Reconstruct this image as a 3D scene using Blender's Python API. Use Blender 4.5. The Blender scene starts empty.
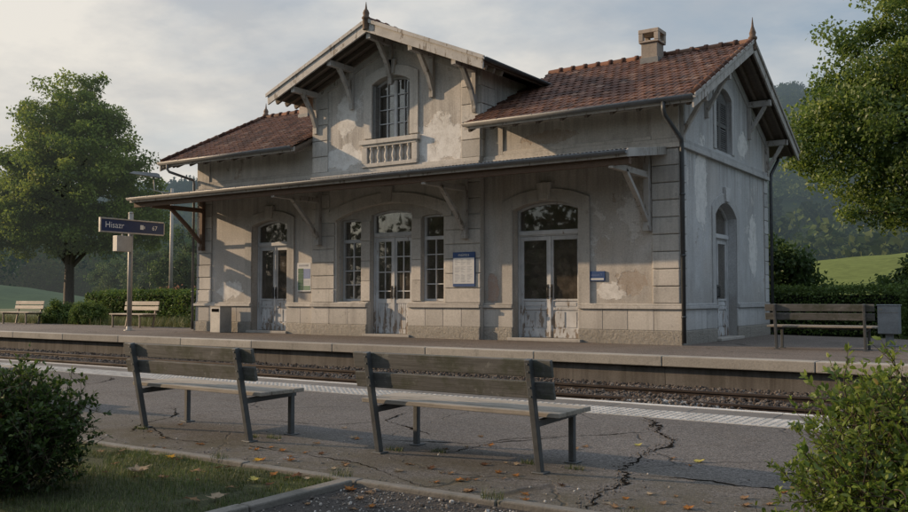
import bpy, math, random
import numpy as np
from mathutils import Vector, Matrix, noise
from mathutils.geometry import tessellate_polygon
random.seed(7); rng = np.random.default_rng(7)
scene = bpy.context.scene
COL = scene.collection
P = 0.35                                   # height of the building's platform above the near platform
R = math.radians
ORG = {}

# ------------------------------------------------------------------ mesh builder
class MB:
    def __init__(s): s.v = []; s.f = []; s.r = []; s.sm = []
    def add(s, vs, fs, r=None, smooth=False):
        n = len(s.v); s.v.extend((v[0], v[1], v[2]) for v in vs)
        r = random.random() if r is None else r
        for f in fs: s.f.append(tuple(i + n for i in f)); s.r.append(r); s.sm.append(smooth)
        return s
    def box(s, x0, x1, y0, y1, z0, z1, r=None):
        vs = [(x, y, z) for z in (z0, z1) for y in (y0, y1) for x in (x0, x1)]
        return s.add(vs, [(0,2,3,1),(4,5,7,6),(0,1,5,4),(1,3,7,5),(3,2,6,7),(2,0,4,6)], r)
    def mbox(s, M, sx, sy, sz, r=None):
        vs = [M @ Vector((x*sx/2, y*sy/2, z*sz/2)) for z in (-1,1) for y in (-1,1) for x in (-1,1)]
        return s.add(vs, [(0,2,3,1),(4,5,7,6),(0,1,5,4),(1,3,7,5),(3,2,6,7),(2,0,4,6)], r)
    def beam(s, a, b, w, h, up=(0,0,1), r=None):
        a = Vector(a); b = Vector(b); d = (b-a).normalized(); up = Vector(up)
        x = d.cross(up)
        if x.length < 1e-4: x = d.cross(Vector((0,1,0)))
        x.normalize(); z = x.cross(d)
        vs = [p + x*i*w/2 + z*j*h/2 for p in (a, b) for j in (-1,1) for i in (-1,1)]
        return s.add(vs, [(0,1,3,2),(4,6,7,5),(0,4,5,1),(1,5,7,3),(3,7,6,2),(2,6,4,0)], r)
    def tube(s, pts, rad, n=8, r=None, cap=True):
        pts = [Vector(p) for p in pts]
        if not hasattr(rad, '__len__'): rad = [rad]*len(pts)
        vs = []; x = None
        for i, p in enumerate(pts):
            d = (pts[min(i+1, len(pts)-1)] - pts[max(i-1, 0)]).normalized()
            if x is None:
                x = d.cross(Vector((0,0,1)))
                if x.length < 1e-3: x = Vector((1,0,0))
            x = (x - d*x.dot(d)).normalized(); y = d.cross(x)
            for k in range(n):
                a = 2*math.pi*k/n
                vs.append(p + (x*math.cos(a) + y*math.sin(a))*rad[i])
        fs = []
        for i in range(len(pts)-1):
            for k in range(n):
                k2 = (k+1) % n
                fs.append((i*n+k, i*n+k2, (i+1)*n+k2, (i+1)*n+k))
        r = random.random() if r is None else r
        s.add(vs, fs, r, True)
        if cap:
            m = len(s.v) - len(vs)
            for base in (0, (len(pts)-1)*n):
                s.f.append(tuple(m+base+k for k in range(n))); s.r.append(r); s.sm.append(False)
        return s
    def lathe(s, c, prof, n=12, r=None):
        vs = []; fs = []
        for (rr, z) in prof:
            for k in range(n):
                a = 2*math.pi*k/n
                vs.append((c[0]+rr*math.cos(a), c[1]+rr*math.sin(a), c[2]+z))
        for i in range(len(prof)-1):
            for k in range(n):
                k2 = (k+1) % n
                fs.append((i*n+k, i*n+k2, (i+1)*n+k2, (i+1)*n+k))
        return s.add(vs, fs, r, True)
    def plate(s, outer, holes, fmap, d0, d1, r=None, back=True):
        """outer and holes: lists of (u,v); fmap(u,v,d) gives the point; solid between d0 and d1"""
        loops = [outer] + list(holes)
        flat = [p for l in loops for p in l]
        tris = tessellate_polygon([[Vector((p[0], p[1], 0)) for p in l] for l in loops])
        n = len(flat)
        vs = [fmap(p[0], p[1], d0) for p in flat] + [fmap(p[0], p[1], d1) for p in flat]
        fs = [tuple(t) for t in tris]
        if back: fs += [tuple(i+n for i in reversed(t)) for t in tris]
        o = 0
        for l in loops:
            m = len(l)
            for i in range(m):
                j = (i+1) % m
                fs.append((o+i, o+j, o+j+n, o+i+n))
            o += m
        return s.add(vs, fs, r)
    def build(s, name, mat, parent=None, loc=None, bevel=0.0, kind=None):
        me = bpy.data.meshes.new(name)
        if parent is not None: org = ORG[parent.name]
        else: org = Vector(loc) if loc is not None else Vector((0,0,0))
        me.from_pydata([(v[0]-org[0], v[1]-org[1], v[2]-org[2]) for v in s.v], [], s.f)
        me.polygons.foreach_set('use_smooth', s.sm)
        at = me.attributes.new('rnd', 'FLOAT', 'FACE'); at.data.foreach_set('value', s.r)
        fix_normals(me)
        o = bpy.data.objects.new(name, me); COL.objects.link(o)
        me.materials.append(mat)
        if parent is not None: o.parent = parent
        else: o.location = org
        ORG[o.name] = org
        if bevel:
            b = o.modifiers.new('Bevel', 'BEVEL'); b.width = bevel; b.segments = 2; b.limit_method = 'ANGLE'; b.angle_limit = R(40)
        if kind: o['kind'] = kind
        return o

def build_pieces(mb, name, mat, parent, bevel=0.0):
    """build every separate piece of the builder as a part of its own"""
    n = len(mb.v); up = list(range(n))
    def find(i):
        while up[i] != i: up[i] = up[up[i]]; i = up[i]
        return i
    for f in mb.f:
        a = find(f[0])
        for i in f[1:]: up[find(i)] = a
    isl = {}
    for k, f in enumerate(mb.f): isl.setdefault(find(f[0]), []).append(k)
    groups = []
    for fs in isl.values():
        vs = {i for k in fs for i in mb.f[k]}
        lo = [min(mb.v[i][c] for i in vs) - .008 for c in range(3)]; hi = [max(mb.v[i][c] for i in vs) + .008 for c in range(3)]
        groups.append([lo, hi, list(fs)])
    i = 0
    while i < len(groups):
        merged = False
        for j in range(len(groups)-1, i, -1):
            A, B = groups[i], groups[j]
            if all(A[0][c] <= B[1][c] and B[0][c] <= A[1][c] for c in range(3)):
                A[0] = [min(A[0][c], B[0][c]) for c in range(3)]; A[1] = [max(A[1][c], B[1][c]) for c in range(3)]; A[2] += B[2]; groups.pop(j); merged = True
        if not merged: i += 1
    out = []
    for lo, hi, fs in groups:
        q = MB(); ix = {}
        for k in fs:
            for v in mb.f[k]:
                if v not in ix: ix[v] = len(q.v); q.v.append(mb.v[v])
            q.f.append(tuple(ix[v] for v in mb.f[k])); q.r.append(mb.r[k]); q.sm.append(mb.sm[k])
        out.append(q.build(name, mat, parent, bevel=bevel))
    return out

def fix_normals(me):
    import bmesh
    bm = bmesh.new(); bm.from_mesh(me)
    bmesh.ops.recalc_face_normals(bm, faces=bm.faces)
    bm.to_mesh(me); bm.free(); me.update()

def inst(name, tv, tf, pos, rot, scl, rnd, mat, parent=None, loc=(0,0,0), smooth=False, kind=None):
    """one mesh made of many small copies of a template (leaves, blades, stones)"""
    tv = np.asarray(tv, float); pos = np.asarray(pos, float); N = len(pos); k = len(tv)
    org = np.array(ORG[parent.name] if parent is not None else loc, float)
    scl = np.asarray(scl, float)
    if scl.ndim == 1: scl = scl[:, None].repeat(3, 1)
    V = np.einsum('nij,nkj->nki', rot, tv[None]*scl[:, None, :]) + (pos - org)[:, None, :]
    V = V.reshape(-1, 3)
    lens = [len(f) for f in tf]; flat = np.array([i for f in tf for i in f])
    loops = (flat[None] + (np.arange(N)*k)[:, None]).reshape(-1)
    tot = np.tile(lens, N); start = np.concatenate([[0], np.cumsum(tot)[:-1]])
    me = bpy.data.meshes.new(name)
    me.vertices.add(len(V)); me.vertices.foreach_set('co', V.ravel())
    me.loops.add(len(loops)); me.loops.foreach_set('vertex_index', loops.astype(np.int32))
    me.polygons.add(len(tot)); me.polygons.foreach_set('loop_start', start.astype(np.int32))
    me.polygons.foreach_set('loop_total', tot.astype(np.int32))
    me.polygons.foreach_set('use_smooth', np.full(len(tot), smooth))
    at = me.attributes.new('rnd', 'FLOAT', 'FACE'); at.data.foreach_set('value', np.repeat(rnd, len(tf)).astype(np.float32))
    me.update(calc_edges=True)
    me.materials.append(mat)
    o = bpy.data.objects.new(name, me); COL.objects.link(o)
    if parent is not None: o.parent = parent
    else: o.location = loc
    ORG[o.name] = Vector(org)
    if kind: o['kind'] = kind
    return o

def frames(d, nrm):
    d = d/np.linalg.norm(d, axis=1, keepdims=True)
    z = nrm - (nrm*d).sum(1, keepdims=True)*d
    z /= np.linalg.norm(z, axis=1, keepdims=True) + 1e-9
    y = np.cross(z, d)
    return np.stack([d, y, z], axis=2)

def rdir(n):
    v = rng.normal(size=(n, 3)); return v/np.linalg.norm(v, axis=1, keepdims=True)

LEAF4 = ([(0,0,0), (.45,.3,.05), (1,0,-.04), (.45,-.3,.05)], [(0,1,2,3)])
LEAF6 = ([(0,0,0), (.3,.24,.05), (.68,.2,.05), (1,0,-.06), (.68,-.2,.05), (.3,-.24,.05), (.34,0,0), (.7,0,-.01)],
         [(0,6,1), (1,6,7,2), (2,7,3), (0,5,6), (5,4,7,6), (4,3,7)])

def tag(o, label, cat, group=None):
    o['label'] = label; o['category'] = cat
    if group: o['group'] = group
    return o
def thing(name, label, cat, loc=(0,0,0), rotz=0.0, group=None):
    o = bpy.data.objects.new(name, None); COL.objects.link(o)
    o.empty_display_size = .3
    o.location = loc; o.rotation_euler = (0, 0, rotz)
    ORG[o.name] = Vector(loc)
    return tag(o, label, cat, group)
def dup(root, loc, rotz, label, group=None):
    r = root.copy(); COL.objects.link(r); r.location = loc; r.rotation_euler = (0, 0, rotz)
    r['label'] = label
    if group: r['group'] = group
    for ch in list(root.children):
        c = ch.copy(); COL.objects.link(c); c.parent = r
        for g in list(ch.children):
            d = g.copy(); COL.objects.link(d); d.parent = c
    return r

# ------------------------------------------------------------------ materials
class G:
    def __init__(s, name, tree=None):
        if tree is None:
            s.m = bpy.data.materials.new(name); s.m.use_nodes = True; s.t = s.m.node_tree; s.t.nodes.clear()
        else: s.t = tree; s.t.nodes.clear()
    def n(s, typ, **kw):
        nd = s.t.nodes.new(typ)
        for k, v in kw.items():
            if k[0].islower() and not k[0].isdigit(): setattr(nd, k, v)
            else: s.set(nd.inputs[k.replace('_', ' ')], v)
        return nd
    def set(s, sock, v):
        if isinstance(v, bpy.types.NodeSocket): s.t.links.new(v, sock)
        else:
            if hasattr(sock.default_value, '__len__') and hasattr(v, '__len__') and len(v) == 3 and len(sock.default_value) == 4: v = (*v, 1)
            sock.default_value = v
    def pos(s): return s.n('ShaderNodeNewGeometry').outputs['Position']
    def obj(s): return s.n('ShaderNodeTexCoord').outputs['Object']
    def rnd(s): return s.n('ShaderNodeAttribute', attribute_name='rnd').outputs['Fac']
    def vmul(s, v, k):
        nd = s.n('ShaderNodeVectorMath', operation='MULTIPLY'); s.set(nd.inputs[0], v); s.set(nd.inputs[1], k); return nd.outputs[0]
    def vadd(s, v, k):
        nd = s.n('ShaderNodeVectorMath', operation='ADD'); s.set(nd.inputs[0], v); s.set(nd.inputs[1], k); return nd.outputs[0]
    def noise(s, vec, scale, detail=4, rough=.55, dist=0):
        return s.n('ShaderNodeTexNoise', Vector=vec, Scale=scale, Detail=detail, Roughness=rough, Distortion=dist).outputs['Fac']
    def noisec(s, vec, scale, detail=3):
        return s.n('ShaderNodeTexNoise', Vector=vec, Scale=scale, Detail=detail).outputs['Color']
    def vor(s, vec, scale, feature='F1'):
        return s.n('ShaderNodeTexVoronoi', feature=feature, Vector=vec, Scale=scale)
    def mr(s, v, a, b, c=0., d=1.):
        nd = s.n('ShaderNodeMapRange', Value=v); nd.inputs[1].default_value = a; nd.inputs[2].default_value = b
        nd.inputs[3].default_value = c; nd.inputs[4].default_value = d; return nd.outputs[0]
    def math(s, op, a, b=0.):
        nd = s.n('ShaderNodeMath', operation=op); s.set(nd.inputs[0], a); s.set(nd.inputs[1], b); return nd.outputs[0]
    def mix(s, f, a, b, blend='MIX'):
        nd = s.n('ShaderNodeMix', data_type='RGBA', blend_type=blend)
        s.set(nd.inputs[0], f); s.set(nd.inputs[6], a); s.set(nd.inputs[7], b); return nd.outputs[2]
    def ramp(s, f, stops):
        nd = s.n('ShaderNodeValToRGB', Fac=f); e = nd.color_ramp.elements
        while len(e) < len(stops): e.new(.5)
        for el, (p, c) in zip(e, stops): el.position = p; el.color = (*c, 1)
        return nd.outputs[0]
    def sep(s, v, i): return s.n('ShaderNodeSeparateXYZ', Vector=v).outputs[i]
    def mulf(s, col, f):
        nd = s.n('ShaderNodeVectorMath', operation='SCALE'); s.set(nd.inputs[0], col); s.set(nd.inputs['Scale'], f); return nd.outputs[0]
    def end(s, col, rough=.8, metal=0., bump=None, bs=.5, bd=.02, spec=.3, disp=None):
        b = s.n('ShaderNodeBsdfPrincipled', Base_Color=col, Roughness=rough, Metallic=metal)
        b.inputs['Specular IOR Level'].default_value = spec
        if bump is not None:
            bp = s.n('ShaderNodeBump', Strength=bs, Distance=bd, Height=bump); s.t.links.new(bp.outputs[0], b.inputs['Normal'])
        o = s.n('ShaderNodeOutputMaterial'); s.t.links.new(b.outputs[0], o.inputs[0])
        return s.m
    def shader(s, sh):
        o = s.n('ShaderNodeOutputMaterial'); s.t.links.new(sh, o.inputs[0]); return s.m
    def mixs(s, f, a, b):
        nd = s.n('ShaderNodeMixShader'); s.set(nd.inputs[0], f); s.t.links.new(a, nd.inputs[1]); s.t.links.new(b, nd.inputs[2]); return nd.outputs[0]

def m_plaster(name, base, dark, light, damp=True, spots=(), warmth=.5):
    g = G(name); p = g.pos()
    big = g.noise(p, .45, 6, .6); mid = g.noise(p, 1.7, 9, .68); fine = g.noise(p, 28, 4, .7); grit = g.noise(p, 110, 2, .7)
    col = g.mix(g.mr(big, .36, .64), base, dark)
    col = g.mix(g.math('MULTIPLY', g.mr(mid, .5, .72), .55), col, light)
    warm = g.noise(g.vadd(p, (9, 2, 5)), .8, 5, .6)
    col = g.mix(g.math('MULTIPLY', g.mr(warm, .5, .72), warmth), col, (.40, .33, .26))
    peel = g.noise(g.vadd(p, (3.1, 7.7, 1.3)), .55, 12, .72, .1)
    pm = g.mr(peel, .60, .63)
    col = g.mix(g.math('MULTIPLY', pm, .75), col, g.mix(fine, (.56, .55, .53), (.68, .67, .65)))
    peel2 = g.noise(g.vadd(p, (13.1, 2.7, 8.3)), .9, 12, .74, .1)
    pm2 = g.mr(peel2, .64, .66)
    col = g.mix(g.math('MULTIPLY', pm2, .8), col, g.mix(fine, (.30, .25, .20), (.40, .34, .29)))
    st = g.noise(g.vmul(p, (2.3, 2.3, .30)), 1.0, 9, .7, .5)
    col = g.mix(g.math('MULTIPLY', g.mr(st, .50, .75), .5), col, (.19, .185, .175))
    # rain streaks running down from the ledges
    zc = g.sep(p, 2); sk = g.mr(g.noise(g.vmul(p, (6, 6, .22)), 1., 9, .72, .4), .46, .66)
    led = g.math('MULTIPLY', g.mr(zc, P+2.7, P+4.2), g.mr(zc, P+4.21, P+4.22, 1., 0.))
    led = g.math('MAXIMUM', led, g.math('MULTIPLY', g.mr(zc, P+4.5, P+5.15), g.mr(zc, P+5.2, P+7.2, 1., .35)))
    col = g.mix(g.math('MULTIPLY', g.math('MULTIPLY', sk, led), .7), col, (.17, .155, .14))
    col = g.mulf(col, g.mr(fine, .25, .75, .75, 1.2))
    pits = g.mr(g.noise(p, 16, 5, .75), .62, .72)
    col = g.mix(g.math('MULTIPLY', pits, .5), col, (.12, .11, .1))
    if damp:
        z = g.sep(p, 2); dz = g.math('ADD', z, g.math('MULTIPLY', g.math('SUBTRACT', mid, .5), 1.6))
        col = g.mix(g.mr(dz, .9, 2.0, .5, 0.), col, (.17, .15, .12))
    # patches where the plaster was renewed or fell off, at their places on the wall
    for (cx, cy, cz, rx, ry, rz, kind) in spots:
        dv = g.vmul(g.vadd(p, (-cx, -cy, -cz)), (1/rx, 1/ry, 1/rz))
        ln = g.n('ShaderNodeVectorMath', operation='LENGTH'); g.set(ln.inputs[0], dv)
        e = g.math('ADD', ln.outputs['Value'], g.math('MULTIPLY', g.math('SUBTRACT', g.noise(g.vadd(p, (cx, 1.7, cz)), 2.6, 10, .7), .5), 2.4))
        mk = g.mr(e, .92, 1.02, 1., 0.)
        c2 = {'w': ((.62, .61, .59), (.72, .715, .70)), 'b': ((.25, .20, .16), (.36, .31, .26)), 'r': ((.34, .22, .17), (.42, .32, .26))}[kind]
        col = g.mix(g.math('MULTIPLY', mk, g.mr(g.noise(g.vadd(p, (2, cx, 3)), 5, 9, .75), .36, .56, .3, .9)), col, g.mix(g.mr(fine, .3, .7), *c2))
        pm = g.math('MAXIMUM', pm, mk) if kind == 'w' else pm
        pm2 = g.math('MAXIMUM', pm2, mk) if kind != 'w' else pm2
    h = g.math('ADD', g.math('ADD', g.math('MULTIPLY', fine, .5), g.math('MULTIPLY', grit, .25)), g.math('SUBTRACT', g.math('MULTIPLY', pm, .7), g.math('MULTIPLY', pm2, 1.0)))
    return g.end(col, .92, 0, h, .7, .012)

def m_stone(name, a, b, rough_face=False, lich=.35):
    g = G(name); p = g.pos(); r = g.rnd()
    n = g.noise(p, 1.4, 7, .65); f = g.noise(p, 24, 5, .7); gr = g.noise(p, 90, 3, .7)
    col = g.mix(g.mr(n, .33, .68), a, b)
    col = g.mulf(col, g.mr(r, 0, 1, .82, 1.12))
    col = g.mulf(col, g.mr(f, .25, .75, .8, 1.15))
    st = g.noise(g.vmul(p, (5, 5, .35)), 1., 7, .66)
    col = g.mix(g.math('MULTIPLY', g.mr(st, .52, .78), .55), col, (.12, .115, .105))
    li = g.noise(g.vadd(p, (5, 5, 2)), 5.5, 9, .72)
    col = g.mix(g.math('MULTIPLY', g.mr(li, .58, .68), lich), col, (.10, .095, .085))
    z = g.sep(p, 2)
    dz = g.math('ADD', z, g.math('MULTIPLY', g.math('SUBTRACT', n, .5), .8))
    col = g.mix(g.mr(dz, .35, .95, .45, 0.), col, (.22, .205, .18))
    h = g.math('ADD', g.math('MULTIPLY', f, .7), g.math('MULTIPLY', gr, .3))
    if rough_face:
        v = g.noise(p, 11, 6, .75); h = g.math('ADD', g.math('MULTIPLY', v, 2.5), h)
        return g.end(col, .95, 0, h, 1.0, .035)
    return g.end(col, .9, 0, h, .6, .01)

def m_paintwood(name, paint, under, amount=.5, rough=.65):
    """old paint flaking off grey wood"""
    g = G(name); p = g.pos(); r = g.rnd()
    pe = g.noise(g.vmul(p, (6, 6, 1.6)), 1.6, 9, .7, .4)
    z = g.sep(p, 2)
    low = g.mr(z, .45, 1.5, .10, -.02)
    m = g.mr(g.math('ADD', pe, low), .62 - amount*.12, .645 - amount*.12)
    f = g.noise(g.vmul(p, (40, 40, 4)), 1., 4, .6)
    c1 = g.mulf(paint, g.mr(g.noise(p, 3, 6, .6), .3, .7, .75, 1.1))
    c2 = g.mulf(under, g.mr(f, .3, .7, .55, 1.3))
    col = g.mix(m, c1, c2)
    col = g.mulf(col, g.mr(r, 0, 1, .88, 1.08))
    h = g.math('SUBTRACT', g.math('MULTIPLY', f, .3), m)
    return g.end(col, rough, 0, h, .5, .004)

def m_greywood(name, a, b, axis='X', coords='pos', moss=0., rough=.8):
    g = G(name); p = g.pos() if coords == 'pos' else g.obj(); r = g.rnd()
    sc = {'X': (1.2, 22, 22), 'Y': (22, 1.2, 22), 'Z': (22, 22, 1.2)}[axis]
    off = g.n('ShaderNodeCombineXYZ', X=g.math('MULTIPLY', r, 37.), Y=g.math('MULTIPLY', r, 11.), Z=g.math('MULTIPLY', r, 53.)).outputs[0]
    q = g.vadd(g.vmul(p, sc), off)
    gn = g.noise(q, 1., 6, .65, .6); gf = g.noise(g.vmul(q, (2, 4, 4)), 1., 4, .6)
    col = g.mix(g.mr(gn, .3, .7), a, b)
    col = g.mulf(col, g.mr(gf, .3, .7, .72, 1.18))
    col = g.mulf(col, g.mr(r, 0, 1, .8, 1.15))
    if moss:
        mo = g.noise(g.vadd(p, (4, 1, 2)), 4.5, 9, .7)
        col = g.mix(g.math('MULTIPLY', g.mr(mo, .48, .62), moss), col, (.045, .05, .032))
        w = g.noise(g.vadd(p, (14, 1, 2)), 9, 8, .7)
        col = g.mix(g.math('MULTIPLY', g.mr(w, .6, .68), moss*.6), col, (.25, .25, .23))
    return g.end(col, rough, 0, g.math('ADD', gn, g.math('MULTIPLY', gf, .6)), .6, .006)

def m_metal(name, col, rough=.5, metal=.6, rust=.2, coords='pos', rcol=(.12, .055, .03)):
    g = G(name); p = g.pos() if coords == 'pos' else g.obj()
    n = g.noise(p, 2.5, 7, .65); f = g.noise(p, 30, 4, .6)
    c = g.mulf(col, g.mr(n, .3, .7, .75, 1.2)); c = g.mulf(c, g.mr(f, .3, .7, .9, 1.1))
    ru = g.mr(g.noise(g.vadd(p, (2, 8, 4)), 5, 9, .7), .62, .72)
    c = g.mix(g.math('MULTIPLY', ru, rust), c, rcol)
    return g.end(c, g.mr(n, .3, .7, rough-.1, rough+.15), metal, f, .25, .003, .4)

def m_plain(name, col, rough=.7, var=.15, scale=6, metal=0., bump=.2):
    g = G(name); p = g.obj()
    n = g.noise(p, scale, 6, .65)
    return g.end(g.mulf(col, g.mr(n, .3, .7, 1-var, 1+var)), rough, metal, n, bump, .004)

def m_leaf(name, stops, trans=.35, gloss=.06, haze=None, var=.25, vs=.35):
    g = G(name); r = g.rnd()
    col = g.ramp(r, stops)
    nz = g.noise(g.pos(), vs, 3, .5)
    col = g.mulf(col, g.mr(nz, .35, .65, 1-var, 1+var))
    d = g.n('ShaderNodeBsdfDiffuse', Color=col).outputs[0]
    t = g.n('ShaderNodeBsdfTranslucent', Color=g.mix(.5, col, (.12, .16, .02), 'ADD') if False else g.mulf(col, 1.15)).outputs[0]
    sh = g.mixs(trans, d, t)
    if gloss:
        gl = g.n('ShaderNodeBsdfGlossy', Color=(.8, .85, .8), Roughness=.45).outputs[0]
        sh = g.mixs(gloss, sh, gl)
    if haze: sh = add_haze(g, sh, *haze)
    return g.shader(sh)

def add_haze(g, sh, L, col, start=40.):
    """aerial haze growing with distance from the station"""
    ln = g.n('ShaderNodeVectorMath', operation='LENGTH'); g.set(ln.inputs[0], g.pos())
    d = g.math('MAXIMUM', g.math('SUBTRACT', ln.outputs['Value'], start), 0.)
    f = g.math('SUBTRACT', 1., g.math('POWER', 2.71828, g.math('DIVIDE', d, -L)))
    em = g.n('ShaderNodeEmission', Color=col, Strength=1.).outputs[0]  # haze painted into the material as a glow
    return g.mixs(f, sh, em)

def m_glass(name):
    g = G(name)
    n = g.noise(g.pos(), 3., 3, .5)
    bp = g.n('ShaderNodeBump', Strength=.012, Distance=.02, Height=n).outputs[0]
    tr = g.n('ShaderNodeBsdfTransparent', Color=(.8, .8, .76)).outputs[0]
    gl = g.n('ShaderNodeBsdfGlossy', Color=(.9, .92, .95), Roughness=.02, Normal=bp).outputs[0]
    fr = g.n('ShaderNodeFresnel', IOR=1.5).outputs[0]
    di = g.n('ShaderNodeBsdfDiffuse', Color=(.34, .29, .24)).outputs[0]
    sh = g.mixs(g.math('ADD', g.math('MULTIPLY', fr, 1.25), .04), tr, gl)
    dirt_room_veil = g.mr(g.noise(g.pos(), 5, 6, .65), .35, .75, .07, .26)  # dirt plus a brown veil painted for the lit rooms behind
    return g.shader(g.mixs(dirt_room_veil, sh, di))

HZL = (.27, .285, .28); HZR = (.118, .15, .168)
M = {}; BF_ = -.15
M['plaster'] = m_plaster('old_plaster', (.515, .49, .46), (.395, .375, .35), (.61, .595, .57), True, ((-9.35, BF_, P+4.80, .75, 1, .33, 'w'), (-6.1, BF_, P+4.95, .75, 1, .62, 'w'), (-9.2, BF_, P+5.9, .35, 1, .6, 'w'), (-1.62, 0, P+1.15, .35, 1, .18, 'w'), (-1.15, 0, P+1.32, .32, 1, .3, 'b'), (-4.68, 0, P+1.2, .16, 1, .35, 'r'), (-13.9, 0, P+1.25, .5, 1, .3, 'w'), (-3.2, 0, P+4.75, .7, 1, .15, 'b')))
M['plaster_endshade'] = m_plaster('plaster_cool_shade', (.47, .48, .49), (.38, .39, .40), (.55, .56, .565), True, ((0, 1.35, P+3.6, 1, .42, 1.0, 'w'), (0, 5.4, P+2.4, 1, .4, .8, 'w'), (0, 4.6, P+4.9, 1, .4, .3, 'w')), .25)  # end wall plaster, the cool of its shade put into the colour
M['stone'] = m_stone('dressed_stone', (.52, .495, .46), (.42, .40, .37))
M['stone_endshade'] = m_stone('stone_cool_shade', (.48, .485, .485), (.39, .395, .40))  # same stone as the front, cooled in colour for the shaded end
M['rustic'] = m_stone('rustic_stone', (.52, .49, .44), (.39, .37, .33), True)
M['door_paint'] = m_paintwood('door_paint', (.50, .51, .52), (.24, .20, .165), .22)
M['trim_paint'] = m_paintwood('trim_paint', (.42, .40, .37), (.22, .19, .165), .55)
M['timber_paint'] = m_paintwood('timber_paint', (.40, .385, .365), (.20, .175, .15), .6)
M['soffit'] = m_greywood('soffit_boards', (.12, .098, .08), (.17, .14, .115), 'X')
M['brown_timber'] = m_greywood('brown_timber', (.13, .085, .06), (.17, .12, .09), 'Y')
M['zinc'] = m_metal('zinc', (.17, .173, .175), .6, .4, .35)
M['darkpipe'] = m_metal('dark_pipe', (.07, .075, .08), .5, .5, .3)
M['iron'] = m_metal('dark_iron', (.05, .05, .05), .55, .6, .5)
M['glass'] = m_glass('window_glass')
M['louver'] = m_greywood('louver_wood', (.13, .13, .13), (.19, .19, .185), 'Y')
M['inside'] = m_plain('room_paint', (.74, .62, .50), .8, .15, 2)
M['inside_floor'] = m_plain('room_floor', (.34, .26, .19), .6, .2, 3)

def tiles_mat():
    g = G('clay_tiles'); p = g.pos(); r = g.rnd()
    col = g.ramp(r, [(0, (.050, .024, .017)), (.35, (.088, .040, .026)), (.75, (.122, .054, .034)), (.93, (.15, .075, .047)), (1, (.18, .11, .08))])
    n = g.noise(p, .9, 8, .65)
    col = g.mix(g.math('MULTIPLY', g.mr(n, .5, .7), .5), col, (.055, .04, .034))
    li = g.noise(p, 14, 6, .7)
    col = g.mix(g.math('MULTIPLY', g.mr(li, .6, .7), .4), col, (.14, .12, .10))
    return g.end(g.mulf(col, g.mr(g.noise(p, 40, 3), .3, .7, .8, 1.15)), .85, 0, li, .4, .01)
M['tile'] = tiles_mat()

def asphalt_mat(name, a, b, warm=(.06, .05, .04), joints=False):
    g = G(name); p = g.pos()
    big = g.noise(p, .35, 7, .6); mid = g.noise(p, 2.2, 8, .65); spk = g.vor(p, 85.); fine = g.noise(p, 160, 3, .7)
    col = g.mix(g.mr(big, .35, .65), a, b)
    col = g.mix(g.math('MULTIPLY', g.mr(mid, .52, .72), .45), col, warm)
    rc = g.sep(spk.outputs['Color'], 0)
    col = g.mulf(col, g.mr(rc, 0, 1, .45, 1.6))
    col = g.mulf(col, g.mr(g.noise(p, 26, 5, .75), .3, .7, .72, 1.25))
    light = g.mr(g.noise(g.vadd(p, (3, 3, 0)), 60, 2, .5), .64, .70)
    col = g.mix(g.math('MULTIPLY', light, .45), col, (.19, .18, .165))
    q = g.vadd(p, g.vmul(g.noisec(p, 3.), (.30, .30, 0.)))
    v = g.n('ShaderNodeTexVoronoi', feature='DISTANCE_TO_EDGE', Vector=q, Scale=.42).outputs['Distance']
    br = g.mr(g.noise(p, .8, 3), .45, .6)
    hair = g.math('MULTIPLY', g.mr(v, .002, .006, 1., 0.), br)
    col = g.mix(g.math('MULTIPLY', hair, .8), col, (.012, .011, .01))
    stain = g.mr(g.noise(g.vadd(p, (7, 1, 0)), .9, 7, .7), .58, .7)
    col = g.mix(g.math('MULTIPLY', stain, .35), col, (.03, .027, .024))
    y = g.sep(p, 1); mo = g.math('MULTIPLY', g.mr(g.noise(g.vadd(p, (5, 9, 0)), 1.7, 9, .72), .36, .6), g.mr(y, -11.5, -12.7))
    col = g.mix(g.math('MULTIPLY', mo, .78), col, g.mix(fine, (.052, .05, .028), (.075, .06, .04)))  # moss toward the kerb, darkened further to paint in soft shade
    h = g.math('SUBTRACT', g.math('ADD', g.math('MULTIPLY', spk.outputs['Distance'], .8), fine), g.math('MULTIPLY', hair, 3.))
    return g.end(col, g.mr(mid, .3, .7, .8, .95), 0, h, .7, .006, .25)
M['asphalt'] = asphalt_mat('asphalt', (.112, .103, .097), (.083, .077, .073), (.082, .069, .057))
M['far_asphalt'] = asphalt_mat('platform_asphalt', (.15, .125, .107), (.115, .098, .086), (.11, .09, .075))

def concrete_mat(name, a, b, streak=0., joint=0., moss=.4):
    g = G(name); p = g.pos(); r = g.rnd()
    n = g.noise(p, 1.6, 8, .65); f = g.noise(p, 45, 4, .7)
    col = g.mix(g.mr(n, .3, .7), a, b)
    col = g.mulf(col, g.mr(r, 0, 1, .8, 1.12)); col = g.mulf(col, g.mr(f, .25, .75, .8, 1.15))
    if streak:
        st = g.noise(g.vmul(p, (3.5, 3.5, .25)), 1., 8, .7)
        col = g.mix(g.math('MULTIPLY', g.mr(st, .42, .68), streak), col, (.045, .038, .032))
    mo = g.noise(g.vadd(p, (1, 6, 3)), 3.5, 9, .72)
    col = g.mix(g.math('MULTIPLY', g.mr(mo, .55, .68), moss), col, (.06, .058, .042))
    return g.end(col, .92, 0, g.math('ADD', f, n), .55, .01)
M['coping'] = concrete_mat('coping_concrete', (.36, .335, .295), (.27, .25, .22))
M['platwall'] = concrete_mat('wall_concrete', (.17, .155, .138), (.11, .10, .09), .8)
M['kerb'] = concrete_mat('kerb_concrete', (.20, .187, .167), (.13, .122, .108), 0, 0, .75)
M['edge'] = concrete_mat('edge_concrete', (.155, .145, .135), (.12, .112, .105))
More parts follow.
